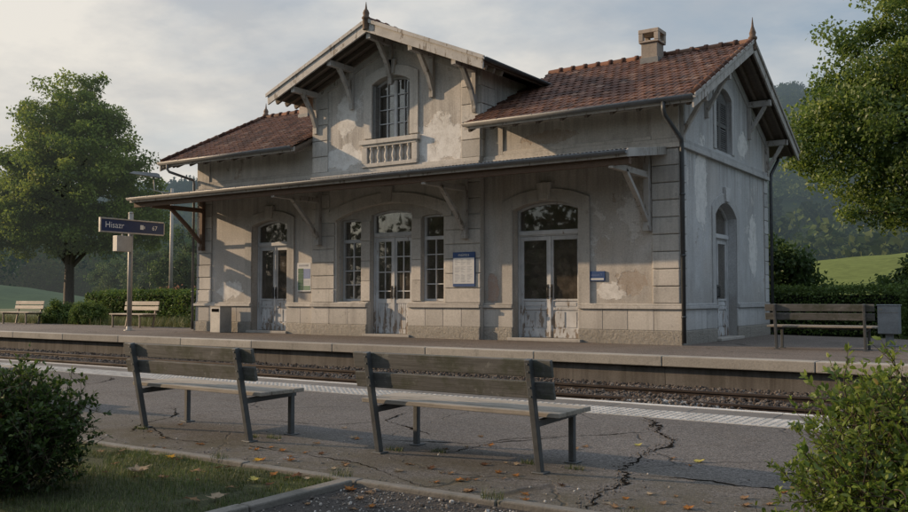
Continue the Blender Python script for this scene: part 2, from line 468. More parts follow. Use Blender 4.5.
M['whiteline'] = concrete_mat('lit_coping_white', (.56, .55, .52), (.44, .43, .41), 0, 0, .35)  # white strip painted for the light on the coping edge
M['tactile'] = concrete_mat('tactile_paving', (.36, .35, .33), (.27, .262, .245), 0, 0, .4)
M['stud'] = concrete_mat('tactile_studs', (.47, .46, .44), (.38, .372, .355), 0, 0, .35)
M['crack'] = (lambda g: g.shader(g.n('ShaderNodeBsdfDiffuse', Color=(.012, .011, .0095)).outputs[0]))(G('crack_dark'))  # flat near-black colour for the crack strips and the bin slot
M['rail'] = m_metal('rusty_rail', (.046, .034, .028), .5, .4, .35)
M['sleeper'] = m_greywood('sleeper_wood', (.075, .06, .05), (.05, .042, .036), 'Y')

def ground_mat():
    g = G('meadow_ground'); p = g.pos()
    n = g.noise(p, .12, 8, .65); f = g.noise(p, 3, 8, .7)
    col = g.mix(g.mr(n, .35, .65), (.075, .085, .03), (.05, .066, .022))
    col = g.mix(g.math('MULTIPLY', g.mr(f, .5, .7), .6), col, (.11, .095, .045))
    y = g.sep(p, 1)
    tr = g.math('MULTIPLY', g.mr(y, -7.9, -7.6), g.mr(y, -3.6, -3.9))
    col = g.mix(tr, col, g.mix(f, (.09, .075, .062), (.05, .042, .036)))
    b = g.n('ShaderNodeBsdfPrincipled', Base_Color=col, Roughness=.95)
    bp = g.n('ShaderNodeBump', Strength=.6, Distance=.05, Height=f); g.t.links.new(bp.outputs[0], b.inputs['Normal'])
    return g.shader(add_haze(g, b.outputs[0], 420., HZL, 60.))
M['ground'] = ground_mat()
def soil_mat(name, a, b, c):
    g = G(name); p = g.pos()
    n = g.noise(p, 1.1, 9, .7); f = g.noise(p, 50, 5, .75); v = g.vor(p, 60.)
    col = g.mix(g.mr(n, .35, .65), a, b)
    col = g.mix(g.math('MULTIPLY', g.mr(f, .55, .7), .5), col, c)
    col = g.mulf(col, g.mr(g.sep(v.outputs['Color'], 0), 0, 1, .6, 1.4))
    return g.end(col, .95, 0, g.math('ADD', f, v.outputs['Distance']), .8, .015)
M['soil'] = soil_mat('gravelly_soil', (.05, .044, .04), (.032, .029, .027), (.10, .09, .08))
M['turf'] = soil_mat('turf_soil', (.045, .05, .018), (.03, .035, .014), (.08, .07, .035))
M['stone_chip'] = (lambda g: g.end(g.mulf(g.ramp(g.rnd(), [(0, (.09, .085, .08)), (.6, (.19, .18, .17)), (1, (.34, .33, .31))]), g.mr(g.noise(g.pos(), 60, 3), .3, .7, .8, 1.2)), .9))(G('ballast_stone'))
M['ballast'] = (lambda g: g.end(g.mulf(g.ramp(g.rnd(), [(0, (.038, .030, .025)), (.6, (.075, .060, .050)), (1, (.14, .122, .106))]), g.mr(g.noise(g.pos(), 60, 3), .3, .7, .8, 1.2)), .95))(G('rusty_ballast'))
M['pebble'] = (lambda g: g.end(g.mulf(g.ramp(g.rnd(), [(0, (.07, .06, .052)), (.6, (.16, .145, .13)), (.85, (.28, .26, .235)), (1, (.45, .43, .40))]), g.mr(g.noise(g.pos(), 80, 3), .3, .7, .8, 1.2)), .9))(G('pebbles'))
M['bark'] = m_greywood('bark', (.06, .05, .042), (.10, .085, .07), 'Z')
M['twig'] = m_plain('twig', (.06, .045, .03), .85)
M['grass'] = m_leaf('grass_blade', [(0, (.035, .055, .012)), (.5, (.06, .085, .02)), (.85, (.10, .12, .035)), (1, (.20, .17, .08))], .3, .03, None, .35, 1.6)
M['drygrass'] = m_leaf('long_grass', [(0, (.05, .065, .02)), (.5, (.085, .10, .035)), (.85, (.15, .14, .06)), (1, (.25, .2, .1))], .3, .03, None, .3, .8)
# ------------------------------------------------------------------ camera, light, sky
CAM = Vector((6.74, -18.61, 1.35))
cd = bpy.data.cameras.new('camera'); cam = bpy.data.objects.new('camera', cd); COL.objects.link(cam)
cd.sensor_width = 36; cd.lens = 904/908*36; cd.clip_start = .05; cd.clip_end = 9000
cam.location = CAM; cam.rotation_euler = (R(90+2.66), 0, R(34)); scene.camera = cam
SAZ, SEL = R(19), R(17)
tosun = Vector((-math.cos(SAZ)*math.cos(SEL), -math.sin(SAZ)*math.cos(SEL), math.sin(SEL)))
sd = bpy.data.lights.new('sun', 'SUN'); sd.energy = 5.0; sd.angle = R(.6); sd.color = (1, .73, .47)
sun = bpy.data.objects.new('sun', sd); COL.objects.link(sun); sun.rotation_euler = tosun.to_track_quat('Z', 'Y').to_euler()

w = bpy.data.worlds.new('World'); scene.world = w; w.use_nodes = True
g = G('sky', w.node_tree)
sky = g.n('ShaderNodeTexSky', sky_type='NISHITA', sun_disc=False, sun_elevation=SEL, sun_rotation=math.atan2(tosun.x, tosun.y), air_density=1.0, dust_density=2.5, ozone_density=1.0)
d = g.n('ShaderNodeTexCoord').outputs['Generated']
zz = g.sep(d, 2)
den = g.math('ADD', g.math('MAXIMUM', zz, 0.), .22)
pl = g.n('ShaderNodeCombineXYZ', X=g.math('DIVIDE', g.sep(d, 0), den), Y=g.math('DIVIDE', g.sep(d, 1), den), Z=0.).outputs[0]
n1 = g.noise(g.vmul(pl, (.8, 1.0, 1)), 1.25, 8, .56, .35)
n2 = g.noise(g.vadd(pl, (4.3, 1.1, 0)), .75, 5, .55)
# the bank of cloud lies toward the sun; it thins out to the north-east
dots = g.n('ShaderNodeVectorMath', operation='DOT_PRODUCT'); g.set(dots.inputs[0], d); g.set(dots.inputs[1], (-.93, .36, 0.))
side = g.mr(dots.outputs['Value'], .25, .95, -.13, .16)
m = g.mr(g.math('ADD', g.math('ADD', g.math('MULTIPLY', n1, .75), g.math('MULTIPLY', n2, .3)), side), .44, .68)
shade = g.noise(g.vadd(pl, (.25, .12, 0)), 1.7, 6, .55)
cl = g.mix(g.mr(shade, .42, .6), (.35, .365, .385), (.62, .59, .54))
low = g.mr(zz, .05, .36, 1., 0.)
cl = g.mix(g.math('MULTIPLY', low, .55), cl, (.66, .60, .50))
skyc = g.mulf(sky.outputs[0], .085)
skyc = g.mix(.55, skyc, (.34, .40, .46))
# the sky overhead, clear of the low bank, is brighter and bluer
skyc = g.mix(g.mr(zz, .42, .8), skyc, (.62, .71, .83))
colr = g.mix(g.math('MULTIPLY', m, g.mr(zz, .4, .8, .94, .35)), skyc, cl)
bg = g.n('ShaderNodeBackground', Color=colr, Strength=1.36)
o = g.n('ShaderNodeOutputWorld'); g.t.links.new(bg.outputs[0], o.inputs[0])

scene.view_settings.view_transform = 'Standard'; scene.view_settings.look = 'None'; scene.view_settings.exposure = 0

# ------------------------------------------------------------------ setting: ground, platforms, track bed
xs = [-4000, -900, -200, -60, -20, 0, 20, 60, 300, 900, 4000]
prof = [(-600, -.04), (-60, -.04), (-7.95, -.04), (-7.85, -.19), (-3.42, -.19), (-3.40, .28), (20, .28), (80, .28), (300, .28), (900, .28), (6000, .28)]
mb = MB(); vs = [(x, y, z) for (y, z) in prof for x in xs]; n = len(xs)
mb.add(vs, [(j*n+i, j*n+i+1, (j+1)*n+i+1, (j+1)*n+i) for j in range(len(prof)-1) for i in range(n-1)])
mb.build('ground', M['ground'], kind='structure')

NE = -7.62                                  # near platform edge
mb = MB(); mb.add([(-140, -13.36, 0), (40, -13.36, 0), (40, NE-.55, 0), (-140, NE-.55, 0)], [(0,1,2,3)])
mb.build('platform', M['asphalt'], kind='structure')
mb = MB()
x = -140
while x < 40:
    L = 1.0 if x > -30 else 10
    mb.box(x, x+L-.008, NE-.55, NE, -.34, .004)
    x += L
mb.build('platform_edge', M['edge'], bevel=.008, kind='structure')
mb = MB(); x = -140
while x < 40:
    L = 4.0
    mb.box(x, x+L-.01, NE-.115, NE+.003, -.01, .010); x += L
mb.build('lit_edge_line', M['whiteline'], kind='structure')
mb = MB(); x = -140
while x < 40:
    L = .6 if x > -30 else 6
    mb.box(x, x+L-.006, -8.84, NE-.56, -.03, .005); x += L
mb.build('tactile_strip', M['tactile'], kind='structure')
mb = MB(); x = -22.
while x < 8:
    for k in range(7):
        y = -8.80 + k*.088
        mb.box(x+.012, x+.066, y+.010, y+.064, .004, .0105)
    x += .088
mb.build('tactile_studs', M['stud'], bevel=.003, kind='structure')

# far platform
FE = -3.72
mb = MB(); mb.add([(-150, FE+.35, P), (30, FE+.35, P), (30, 1.9, P), (8, 2.2, P), (3.0, 6.0, P), (.0, 6.9, P), (-16.5, 1.6, P), (-40, 1.5, P), (-150, 1.5, P)], [(0,1,2,3,4,5,6,7,8)])
mb.build('building_platform', M['far_asphalt'], kind='structure')
mb = MB(); mb.box(-150, -16.6, 1.5, 1.6, .2, P+.012); mb.box(8, 30, 2.05, 2.2, .2, P+.012); mb.build('platform_rear_kerb', M['kerb'], kind='structure')
mb = MB(); x = -149.
while x < 30:
    L = 2.5
    mb.box(x, x+L-.012, FE, FE+.355, P-.17, P+.006); x += L
mb.build('platform_coping', M['coping'], bevel=.015, kind='structure')
mb = MB(); x = -149.
while x < 30:
    L = 5.0
    mb.box(x, x+L-.01, FE+.14, FE+.33, -.4, P-.165); x += L
mb.build('platform_wall', M['platwall'], kind='structure')

# kerbs in the foreground
mb = MB(); x = -9.6
while x < 12:
    w_ = .012*random.uniform(-1, 1)
    mb.box(x, x+1.195, -13.455+w_*.5, -13.36+w_*.5, -.2, .018+w_*.5); x += 1.2
mb.build('kerb', M['kerb'], bevel=.012, kind='structure')
mb = MB()
for k in range(5):
    y1 = -13.48 - k*1.0
    mb.box(2.27-.012*k, 2.385-.012*k, y1-.995, y1, -.2, .022)
mb.build('garden_kerb', M['kerb'], bevel=.012, kind='structure')
mb = MB(); mb.add([(2.3, -22, -.022), (12, -22, -.022), (12, -13.4, -.022), (2.3, -13.4, -.022)], [(0,1,2,3)])
mb.build('gravel_path', M['soil'], kind='structure')
def lz(x, y): return -.012 + .018*noise.noise(Vector((x*1.4, y*1.4, 0))) + .01*noise.noise(Vector((x*5, y*5, 3)))
mb = MB(); nx, ny = 60, 50
vs = [(-9+11.28*i/nx, -22+8.56*j/ny, lz(-9+11.28*i/nx, -22+8.56*j/ny)) for j in range(ny+1) for i in range(nx+1)]
mb.add(vs, [(j*(nx+1)+i, j*(nx+1)+i+1, (j+1)*(nx+1)+i+1, (j+1)*(nx+1)+i) for j in range(ny) for i in range(nx)], smooth=True)
mb.build('lawn', M['turf'], kind='structure')

# cracks in the asphalt
def crack(pts, w, jit=.02):
    mb = MB(); q = []
    for a, b in zip(pts, pts[1:]):
        a = Vector((*a, 0)); b = Vector((*b, 0)); L = (b-a).length; k = max(2, int(L/.05))
        for i in range(k):
            q.append(a.lerp(b, i/k) + Vector((random.uniform(-1, 1), random.uniform(-1, 1), 0))*jit)
    q.append(Vector((*pts[-1], 0)))
    vs = []
    for i, p in enumerate(q):
        d = (q[min(i+1, len(q)-1)] - q[max(i-1, 0)]).normalized(); nn = Vector((-d.y, d.x, 0))
        ww = w*(.35+1.5*max(0, noise.noise(p*2.1)+.35))*random.uniform(.5, 1.3)*min(1, .25 + min(i, len(q)-1-i)/6)
        vs += [p + nn*ww + Vector((0, 0, .004)), p - nn*ww*random.uniform(.6, 1.2) + Vector((0, 0, .004))]
    mb.add(vs, [(2*i, 2*i+1, 2*i+3, 2*i+2) for i in range(len(q)-1)])
    return mb.build('pavement_crack', M['crack'], kind='structure')
crack([(2.73,-8.87),(2.88,-8.98),(3.04,-9.22),(3.11,-9.57),(3.14,-9.36),(3.3,-9.82),(3.51,-10.13),(3.63,-10.28),(3.73,-10.67),(3.69,-10.84),(3.67,-11.05),(3.71,-11.29),(3.77,-11.52),(3.81,-11.93),(3.95,-12.12),(4.04,-12.37),(4.05,-12.62),(4.03,-12.81),(4.07,-12.95),(4.15,-13.1),(4.16,-13.34)], .0155, .024)
cn = 420                                    # crumbled edges of the widest crack
ck = np.array([(2.88,-8.98),(3.11,-9.45),(3.3,-9.82),(3.63,-10.28),(3.69,-10.84),(3.71,-11.29),(3.81,-11.93),(4.04,-12.37),(4.03,-12.81),(4.16,-13.3)])
cf = rng.random(cn)*(len(ck)-1); ci = cf.astype(int); cp = ck[ci] + (ck[ci+1]-ck[ci])*(cf-ci)[:, None] + rng.normal(0, .05, (cn, 2))
CRUMB = (cp, rng.uniform(.003, .010, cn))
crack([(2.24,-12.09),(2.29,-11.34),(2.5,-10.98),(2.63,-10.69),(2.9,-10.37),(3.24,-9.86)], .009)
crack([(3.92,-12.1),(4.33,-11.98),(4.53,-11.97),(4.74,-12.02),(5.24,-11.95),(6.2,-12.1)], .011)
crack([(-2.43,-11.35),(-2.3,-11.31),(-1.85,-11.64),(-1.69,-11.83),(-1.62,-12.09),(-1.54,-12.33),(-1.12,-12.81)], .013)
crack([(-6.8,-9.05),(-6.42,-9.25),(-6.1,-9.69),(-5.99,-10.06)], .012)
crack([(.29,-10.06),(.49,-10.71),(.91,-10.92),(1.49,-11.26)], .012)
crack([(-.9,-11.5),(.25,-11.3),(.56,-10.66)], .007)
crack([(1.0,-11.9),(2.18,-11.49),(2.35,-10.97),(2.66,-10.62)], .007)
crack([(-1.5,-12.35),(-.4,-12.9),(.6,-12.75),(1.9,-12.85),(2.9,-13.3)], .007)

# ------------------------------------------------------------------ railway track
trk = thing('railway_track', 'rusty single railway track lying between the two platforms', 'railway track', (0, -5.72, -.28))
RB = -.205
for yc in (-5.0, -6.44):
    mb = MB()
    pr = [(-.068, 0), (-.068, .012), (-.012, .028), (-.012, .10), (-.034, .112), (-.034, .142), (.034, .142), (.034, .112), (.012, .10), (.012, .028), (.068, .012), (.068, 0)]
    mb.plate(pr, [], lambda u, v, dd, yc=yc: (dd, yc+u, RB+v), -145, 40)
    rail = mb.build('rail', M['rail'], trk)
sl = MB(); x = -34.
count = 0
while x < 8.5 and count < 70:
    mb = MB(); mb.box(x, x+.24, -6.98, -4.46, -.36, RB, random.random()); mb.build('sleeper', M['sleeper'], trk, bevel=.012); x += .62; count += 1
x = -34.62; mb = MB()
while x > -140:
    mb.box(x, x+.24, -6.98, -4.46, -.36, RB); x -= .62
mb.build('far_sleepers', M['sleeper'], trk, kind='stuff')
# ballast
ICO = [(0,0,1),(.89,0,.45),(.28,.85,.45),(-.72,.53,.45),(-.72,-.53,.45),(.28,-.85,.45),(.72,.53,-.45),(-.28,.85,-.45),(-.89,0,-.45),(-.28,-.85,-.45),(.72,-.53,-.45),(0,0,-1)]
ICOF = [(0,1,2),(0,2,3),(0,3,4),(0,4,5),(0,5,1),(1,6,2),(2,7,3),(3,8,4),(4,9,5),(5,10,1),(6,7,2),(7,8,3),(8,9,4),(9,10,5),(10,6,1),(11,7,6),(11,8,7),(11,9,8),(11,10,9),(11,6,10)]
ICOR = [tuple(c*random.uniform(.75, 1.2) for c in v) for v in ICO]
n = 26000
px = -26 + 34*rng.random(n)**.75; py = rng.uniform(-7.6, -3.6, n)
edge = np.clip((-6.75-py)/.5, 0, 1)
heap = np.exp(-(((px-2.4)/1.1)**2 + ((py+7.15)/.3)**2))*.15
pz = -.195 + .05*np.sqrt(rng.random(n)) + edge*.06 + heap*.7
inst('ballast', ICOR, ICOF, np.stack([px, py, pz], 1), frames(rdir(n), rdir(n)), rng.uniform(.018, .04, n), rng.random(n), M['ballast'], kind='stuff')
n = 500
hx = 2.4 + rng.normal(0, .75, n); hy = -7.12 + rng.normal(0, .16, n); hy = np.clip(hy, -7.58, -6.6)
hz = -.14 + .13*np.exp(-(((hx-2.4)/1.0)**2 + ((hy+7.15)/.25)**2))
inst('ballast_heap', ICOR, ICOF, np.stack([hx, hy, hz], 1), frames(rdir(n), rdir(n)), rng.uniform(.022, .04, n), .5+.5*rng.random(n), M['stone_chip'], kind='stuff')

# pebbles on the gravel path
n = 5200
px = rng.uniform(2.42, 6.2, n); py = -13.5 - 3.6*rng.random(n)**1.3
sc = rng.uniform(.004, .011, n); big = rng.random(n) < .06; sc[big] = rng.uniform(.012, .024, big.sum())
inst('pebbles', ICOR, ICOF, np.stack([px, py, -.02+sc*.25], 1), frames(rdir(n), rdir(n)), np.stack([sc, sc*.8, sc*.7], 1), rng.random(n)**1.3, M['pebble'], kind='stuff')
inst('crack_crumbs', ICOR, ICOF, np.stack([CRUMB[0][:, 0], CRUMB[0][:, 1], CRUMB[1]*.3], 1), frames(rdir(cn), rdir(cn)), CRUMB[1], rng.random(cn)*.5, M['pebble'], kind='stuff')
n = 260
px = rng.uniform(-2, 5.6, n); py = -13.3 + 1.6*rng.random(n)**2
sc = rng.uniform(.003, .010, n)
inst('grit', ICOR, ICOF, np.stack([px, py, sc*.3], 1), frames(rdir(n), rdir(n)), sc, rng.random(n), M['pebble'], kind='stuff')

# ------------------------------------------------------------------ grass
BL = ([(-.5,0,0),(.5,0,0),(.38,.12,.5),(-.38,.12,.5),(0,.42,1)], [(0,1,2,3),(3,2,4)])
def blades(name, px, py, pz, h, wd, mat, kind='stuff', parent=None, loc=(0, 0, 0)):
    n = len(px); a = rng.uniform(0, 2*math.pi, n)
    ca, sa = np.cos(a), np.sin(a); z = np.zeros(n); o = np.ones(n)
    Rm = np.stack([np.stack([ca, -sa, z], 1), np.stack([sa, ca, z], 1), np.stack([z, z, o], 1)], 1)
    return inst(name, BL[0], BL[1], np.stack([px, py, pz], 1), Rm, np.stack([wd, h*rng.uniform(.5, 1.8, n), h], 1), rng.random(n), mat, parent=parent, loc=loc, kind=kind)
n = 60000
px = rng.uniform(-3.2, 2.24, n); py = -13.49 - 3.2*rng.random(n)**1.2
keep = np.array([noise.noise(Vector((x*2.2, y*2.2, 1.5))) + .35*noise.noise(Vector((x*7, y*7, 4))) > -.33 for x, y in zip(px, py)])
px, py = px[keep], py[keep]; n = len(px)
pz = np.array([lz(x, y) for x, y in zip(px, py)])
hh = rng.uniform(.018, .05, n)*np.array([1+.6*noise.noise(Vector((x*1.5, y*1.5, 9))) for x, y in zip(px, py)])
blades('grass', px, py, pz, hh, rng.uniform(.002, .0045, n), M['grass'])
n = 16000
px = rng.uniform(-42, -16.5, n); py = 1.62 + 5.3*rng.random(n)**1.3
blades('long_grass', px, py, np.full(n, .28), rng.uniform(.12, .42, n), rng.uniform(.008, .02, n), M['drygrass'])
n = 9000
px = rng.uniform(2.5, 16, n); py = 2.3 + 4.8*rng.random(n)
kp = (py > 2.3) & ((px > 8) | (py > 2.2 + (8-px)*.76))
blades('rear_grass', px[kp], py[kp], np.full(kp.sum(), .28), rng.uniform(.08, .2, kp.sum()), rng.uniform(.007, .014, kp.sum()), M['grass'])
# weed tufts: counted one by one
WT = [(-1.2,-12.62,'low green weeds at the left rear leg of the bench beside the lawn'),(.38,-12.30,'grassy tuft between the right legs of the bench beside the lawn'),(.15,-12.36,'flat weed patch left of the right rear leg of the bench beside the lawn'),(1.78,-12.2,'low green weeds at the left rear leg of the bench by the crack'),(2.15,-12.05,'sparse weed in the middle under the bench by the crack'),(3.1,-12.1,'bright leafy weed left of the right rear leg of the bench by the crack'),(3.5,-12.1,'weed tuft between the right legs of the bench by the crack'),(3.55,-13.42,'tallest grass tuft on the kerb below the bench by the crack'),(2.2,-13.40,'grass tuft at the corner where the two kerbs meet'),(.9,-13.42,'grass tuft growing over the kerb at the middle of the lawn edge'),(4.55,-13.40,'grass tuft on the kerb beside the widest crack')]
for i, (x, y, lab) in enumerate(WT):
    n = 110; tall = .06 if i < 7 else .11
    o_ = blades('weed_tuft', x+rng.uniform(-.085, .085, n), y+rng.uniform(-.035, .035, n), np.full(n, -.005), rng.uniform(.2, 1, n)*tall, rng.uniform(.002, .005, n), M['grass'], None, None, (x, y, 0))
    tag(o_, lab, 'weed', 'weeds in the joints of the paving')
# ------------------------------------------------------------------ station building
# x = -t along the front (t measured from the right corner), y into the building, heights h above the platform
W_, D_ = 15.34, 6.82
RY = D_/2
B0, B1 = 4.92, 10.42                        # the gabled middle bay
BF = -.15                                   # its front plane
st = thing('station_building', 'old two-storey stone railway station with brown tiled roofs and peeling plaster', 'station', (-W_/2, RY, P))
def F(y0):  return lambda u, v, d: (-u, y0+d, P+v)         # facade plane: u = t, v = h
def E_(x0): return lambda u, v, d: (x0-d, u, P+v)           # right end wall: u = y, v = h
def arch(t0, t1, h0, hs, ht, n=10):
    c = (t0+t1)/2; a = (t1-t0)/2; k = ht-hs
    r = (a*a+k*k)/(2*k); top = math.asin(min(1, a/r))
    pts = [(t0, h0)]
    for i in range(n+1):
        an = -top + 2*top*i/n
        pts.append((c + r*math.sin(an), ht - r + r*math.cos(an)))
    pts.append((t1, h0))
    return pts
RSL = .485                                  # main roof pitch
def roof_h(y): return 5.10 + RSL*(min(y, D_-y)+.90)
BS = .417; BC = (B0+B1)/2
def bay_h(t): return 7.97 - BS*abs(t-BC)

# --- walls
TH = .38
rd = arch(2.39, 4.10, .05, 3.08, 3.26)
ld = arch(11.50, 12.92, .05, 3.09, 3.24)
mb = MB()
mb.plate([(0, 0), (B0, 0), (B0, 5.38), (0, 5.38)], [rd], F(0), 0, TH)
mb.plate([(B1, 0), (W_, 0), (W_, 5.38), (B1, 5.38)], [ld], F(0), 0, TH)
build_pieces(mb, 'wall', M['plaster'], st)
cdo = arch(7.10, 8.44, .05, 3.20, 3.30); wl = arch(8.78, 9.50, .92, 3.08, 3.12); wr = arch(6.07, 6.78, .92, 3.08, 3.12)
rec = [(7.095, .05), (7.095, .90)] + arch(6.02, 9.54, .90, 3.10, 3.46, 18) + [(8.445, .90), (8.445, .05)]
bw = arch(7.06, 8.30, 5.16, 6.62, 6.80)
mb = MB()
mb.plate([(B0, 4.22), (B1, 4.22), (B1, bay_h(B1)-.2), (BC, 7.97-.2), (B0, bay_h(B0)-.2)], [bw], F(BF), 0, TH)
mb.build('bay_wall', M['plaster'], st)
mb = MB()
mb.plate([(B0, 0), (B1, 0), (B1, 4.215), (B0, 4.215)], [rec], F(BF), 0, .13)
mb.plate([(B0+.01, 0), (B1-.01, 0), (B1-.01, 4.2), (B0+.01, 4.2)], [cdo, wl, wr], F(BF), .1305, TH+.05)
mb.build('bay_ground_wall', M['stone'], st)
mb = MB()                                   # bay side walls and rear gable
for t in (B0+.001, B1-.30):
    mb.box(-t-.299, -t, BF+TH+.001, D_+.1, P, P+bay_h(B0)-.21)
mb.plate([(B0, 0), (B1, 0), (B1, bay_h(B1)-.2), (BC, 7.77), (B0, bay_h(B0)-.2)], [], F(D_-.2), .0, .35)
build_pieces(mb, 'bay_side_wall', M['plaster'], st)
ed = arch(2.30, 3.92, .05, 2.96, 3.28); ew = arch(2.46, 3.66, 4.52, 5.86, 6.06)
gable = [(TH+.001, 0), (D_-TH-.001, 0), (D_-TH-.001, roof_h(D_-TH)-.2), (RY, roof_h(RY)-.2), (TH+.001, roof_h(TH)-.2)]
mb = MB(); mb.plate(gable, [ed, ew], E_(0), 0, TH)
mb.build('end_wall', M['plaster_endshade'], st)
mb = MB(); mb.plate(gable, [], E_(-W_+TH), 0, TH)
mb.box(-B0, 0, D_-TH, D_, P, P+5.38); mb.box(-W_, -B1, D_-TH, D_, P, P+5.38)
build_pieces(mb, 'rear_wall', M['plaster'], st)

# --- inside: floor, ceiling, a partition with dark doorways
mb = MB(); mb.box(-W_+.4, -.4, .4, D_-.4, P-.02, P+.03); mb.build('floor', M['inside_floor'], st)
mb = MB(); mb.box(-B0+.01, -.4, .4, D_-.4, P+4.15, P+4.2); mb.box(-B1+.31, -B0-.31, .4, D_-.4, P+4.15, P+4.2); mb.box(-W_+.4, -B1-.01, .4, D_-.4, P+4.15, P+4.2)
build_pieces(mb, 'ceiling', M['inside'], st)
mb = MB()
for (a, b, hole) in ((.4, B0-.01, (2.35, 3.1)), (B0+.31, B1-.31, (7.2, 8.0)), (B1+.01, W_-.4, (11.6, 12.4))):
    mb.plate([(a, .03), (b, .03), (b, 4.15), (a, 4.15)], [[(hole[0], .04), (hole[0], 2.2), (hole[1], 2.2), (hole[1], .04)]], F(3.4), 0, .1)
build_pieces(mb, 'partition', M['inside'], st)
mb = MB()
for a, b in ((2.35, 3.1), (7.2, 8.0), (11.6, 12.4)):
    mb.plate([(a-.09, .035), (a-.09, 2.29), (b+.09, 2.29), (b+.09, .035), (b, .035), (b, 2.2), (a, 2.2), (a, .035)], [], F(3.34), 0, .055)
build_pieces(mb, 'inner_door_frame', M['trim_paint'], st)

# --- stone dressings
def surround(t0, t1, h0, hs, ht, wd, y0, proud=.05, key=True, fm=None):
    mb = MB(); fm = fm or F(y0)
    inner = arch(t0-.003, t1+.003, h0, hs, ht+.003)
    outer = arch(t0-wd, t1+wd, h0, hs+wd*.75, ht+wd)
    mb.plate(outer + inner[::-1], [], fm, -proud, 0.002)
    if key:
        c = (t0+t1)/2
        mb.plate([(c-.13, ht+.03), (c+.13, ht+.03), (c+.19, ht+wd+.14), (c-.19, ht+wd+.14)], [], fm, -proud-.05, 0.0)
    return mb
dz = .875
surround(2.39, 4.10, .87, 3.08, 3.26, .29, 0).build('door_surround', M['stone'], st, bevel=.01)
surround(11.50, 12.92, .87, 3.09, 3.24, .27, 0).build('door_surround', M['stone'], st, bevel=.01)
surround(7.06, 8.30, 5.20, 6.62, 6.80, .27, BF).build('window_surround', M['stone'], st, bevel=.01)
surround(2.30, 3.92, .87, 2.96, 3.28, .24, 0, .03, True, E_(0)).build('end_door_surround', M['stone_endshade'], st, bevel=.01)
surround(2.46, 3.66, 4.52, 5.86, 6.06, .2, 0, .03, False, E_(0)).build('end_window_surround', M['stone_endshade'], st, bevel=.01)
# the flat arch that spans the three middle lights
mb = MB()
inn = arch(6.017, 9.543, 3.04, 3.10, 3.463, 18); out = arch(5.76, 9.80, 3.04, 3.32, 3.74, 18)
mb.plate(out + inn[::-1], [], F(BF), -.045, .002)
mb.plate([(7.64, 3.49), (7.92, 3.49), (7.97, 3.9), (7.59, 3.9)], [], F(BF), -.09, 0)
mb.build('arch_moulding', M['stone'], st, bevel=.01)
# quoin chains (blocks with open joints)
def quoin(t0, t1, h0, h1, y0, proud, n, alt=0.0, mat='stone', name='quoin', side=None):
    mb = MB(); dh = (h1-h0)/n
    for i in range(n):
        a = alt if i % 2 else 0
        mb.box(-(t1+(a if side == 'L' else 0)), -(t0-(a if side == 'R' else 0)), y0-proud*random.uniform(.8, 1.15), y0+.003, P+h0+i*dh+.008, P+h0+(i+1)*dh-.008)
    return mb.build(name, M[mat], st, bevel=.018)
quoin(.012, .62, .88, 4.22, 0, .045, 9)
quoin(14.66, 15.32, .88, 4.22, 0, .045, 9)
quoin(9.60, B1, .88, 3.04, BF, .035, 6)
quoin(B0, 5.98, .88, 3.04, BF, .035, 6)
quoin(B1-.62, B1, 3.05, 4.22, BF, .035, 3); quoin(B0, B0+.62, 3.05, 4.22, BF, .035, 3)
quoin(B1-.56, B1, 4.43, 6.62, BF, .035, 5); quoin(B0, B0+.56, 4.43, 6.62, BF, .035, 5)
mb = MB()
for i in range(9):
    dh = (4.22-.88)/9; a = 0
    mb.box(.003, .03, .0, .34+a, P+.88+i*dh+.008, P+.88+(i+1)*dh-.008)
    mb.box(.003, .03, D_-.34-a, D_, P+.88+i*dh+.008, P+.88+(i+1)*dh-.008)
mb.build('end_quoin', M['stone_endshade'], st, bevel=.012)
mb = MB()
for i in range(5):
    dh = (6.62-4.43)/5
    mb.box(-B0-.002, -B0+.03, BF, .36+(.1 if i % 2 else 0), P+4.43+i*dh+.008, P+4.43+(i+1)*dh-.008)
mb.build('bay_side_quoin', M['stone'], st, bevel=.012)
# bay pillars between the lights
mb = MB()
for a, b in ((6.79, 7.09), (8.455, 8.765)):
    for i in range(4): mb.box(-b, -a, BF+.09, BF+.132, P+.92+i*.53+.003, P+.92+(i+1)*.53-.003)
for q_ in build_pieces(mb, 'pillar', M['stone'], st, .012): pass
# plinth: rough base, smooth blocks above, moulding on top
segs = [(0.0, 2.39, 0), (4.10, B0, 0), (B0, 7.10, BF), (8.44, B1, BF), (B1, 11.50, 0), (12.92, W_, 0)]
mb = MB(); m2 = MB(); m3 = MB()
for a, b, y0 in segs:
    mb.box(-b+(.0 if b < W_ else -.05), -a+(.05 if a == 0 else 0), y0-.075, y0+.002, P-.02, P+.30)
    n = max(1, round((b-a)/.62)); L = (b-a)/n
    for i in range(n): m2.box(-(a+(i+1)*L)+.004, -(a+i*L)-.004+(.035 if a == 0 and i == 0 else 0), y0-.045, y0+.002, P+.304, P+.755)
    m3.box(-b-(.0 if b < W_ else .09), -a+(.09 if a == 0 else 0), y0-.10, y0+.002, P+.76, P+.835)
    m3.box(-b, -a+(.05 if a == 0 else 0), y0-.065, y0+.002, P+.836, P+.88)
build_pieces(mb, 'rough_plinth', M['rustic'], st, .02); build_pieces(m2, 'plinth_course', M['stone'], st, .008); build_pieces(m3, 'plinth_moulding', M['stone'], st, .012)
mb = MB(); m2 = MB(); m3 = MB()
for a, b in ((.003, 2.30), (3.92, D_)):
    mb.box(-.002, .05, a, b, P-.02, P+.30)
    n = max(1, round((b-a)/.8)); L = (b-a)/n
    for i in range(n): m2.box(-.002, .035, a+i*L+.004, a+(i+1)*L-.004, P+.304, P+.755)
    m3.box(-.002, .09, a, b, P+.76, P+.835); m3.box(-.002, .05, a, b, P+.836, P+.88)
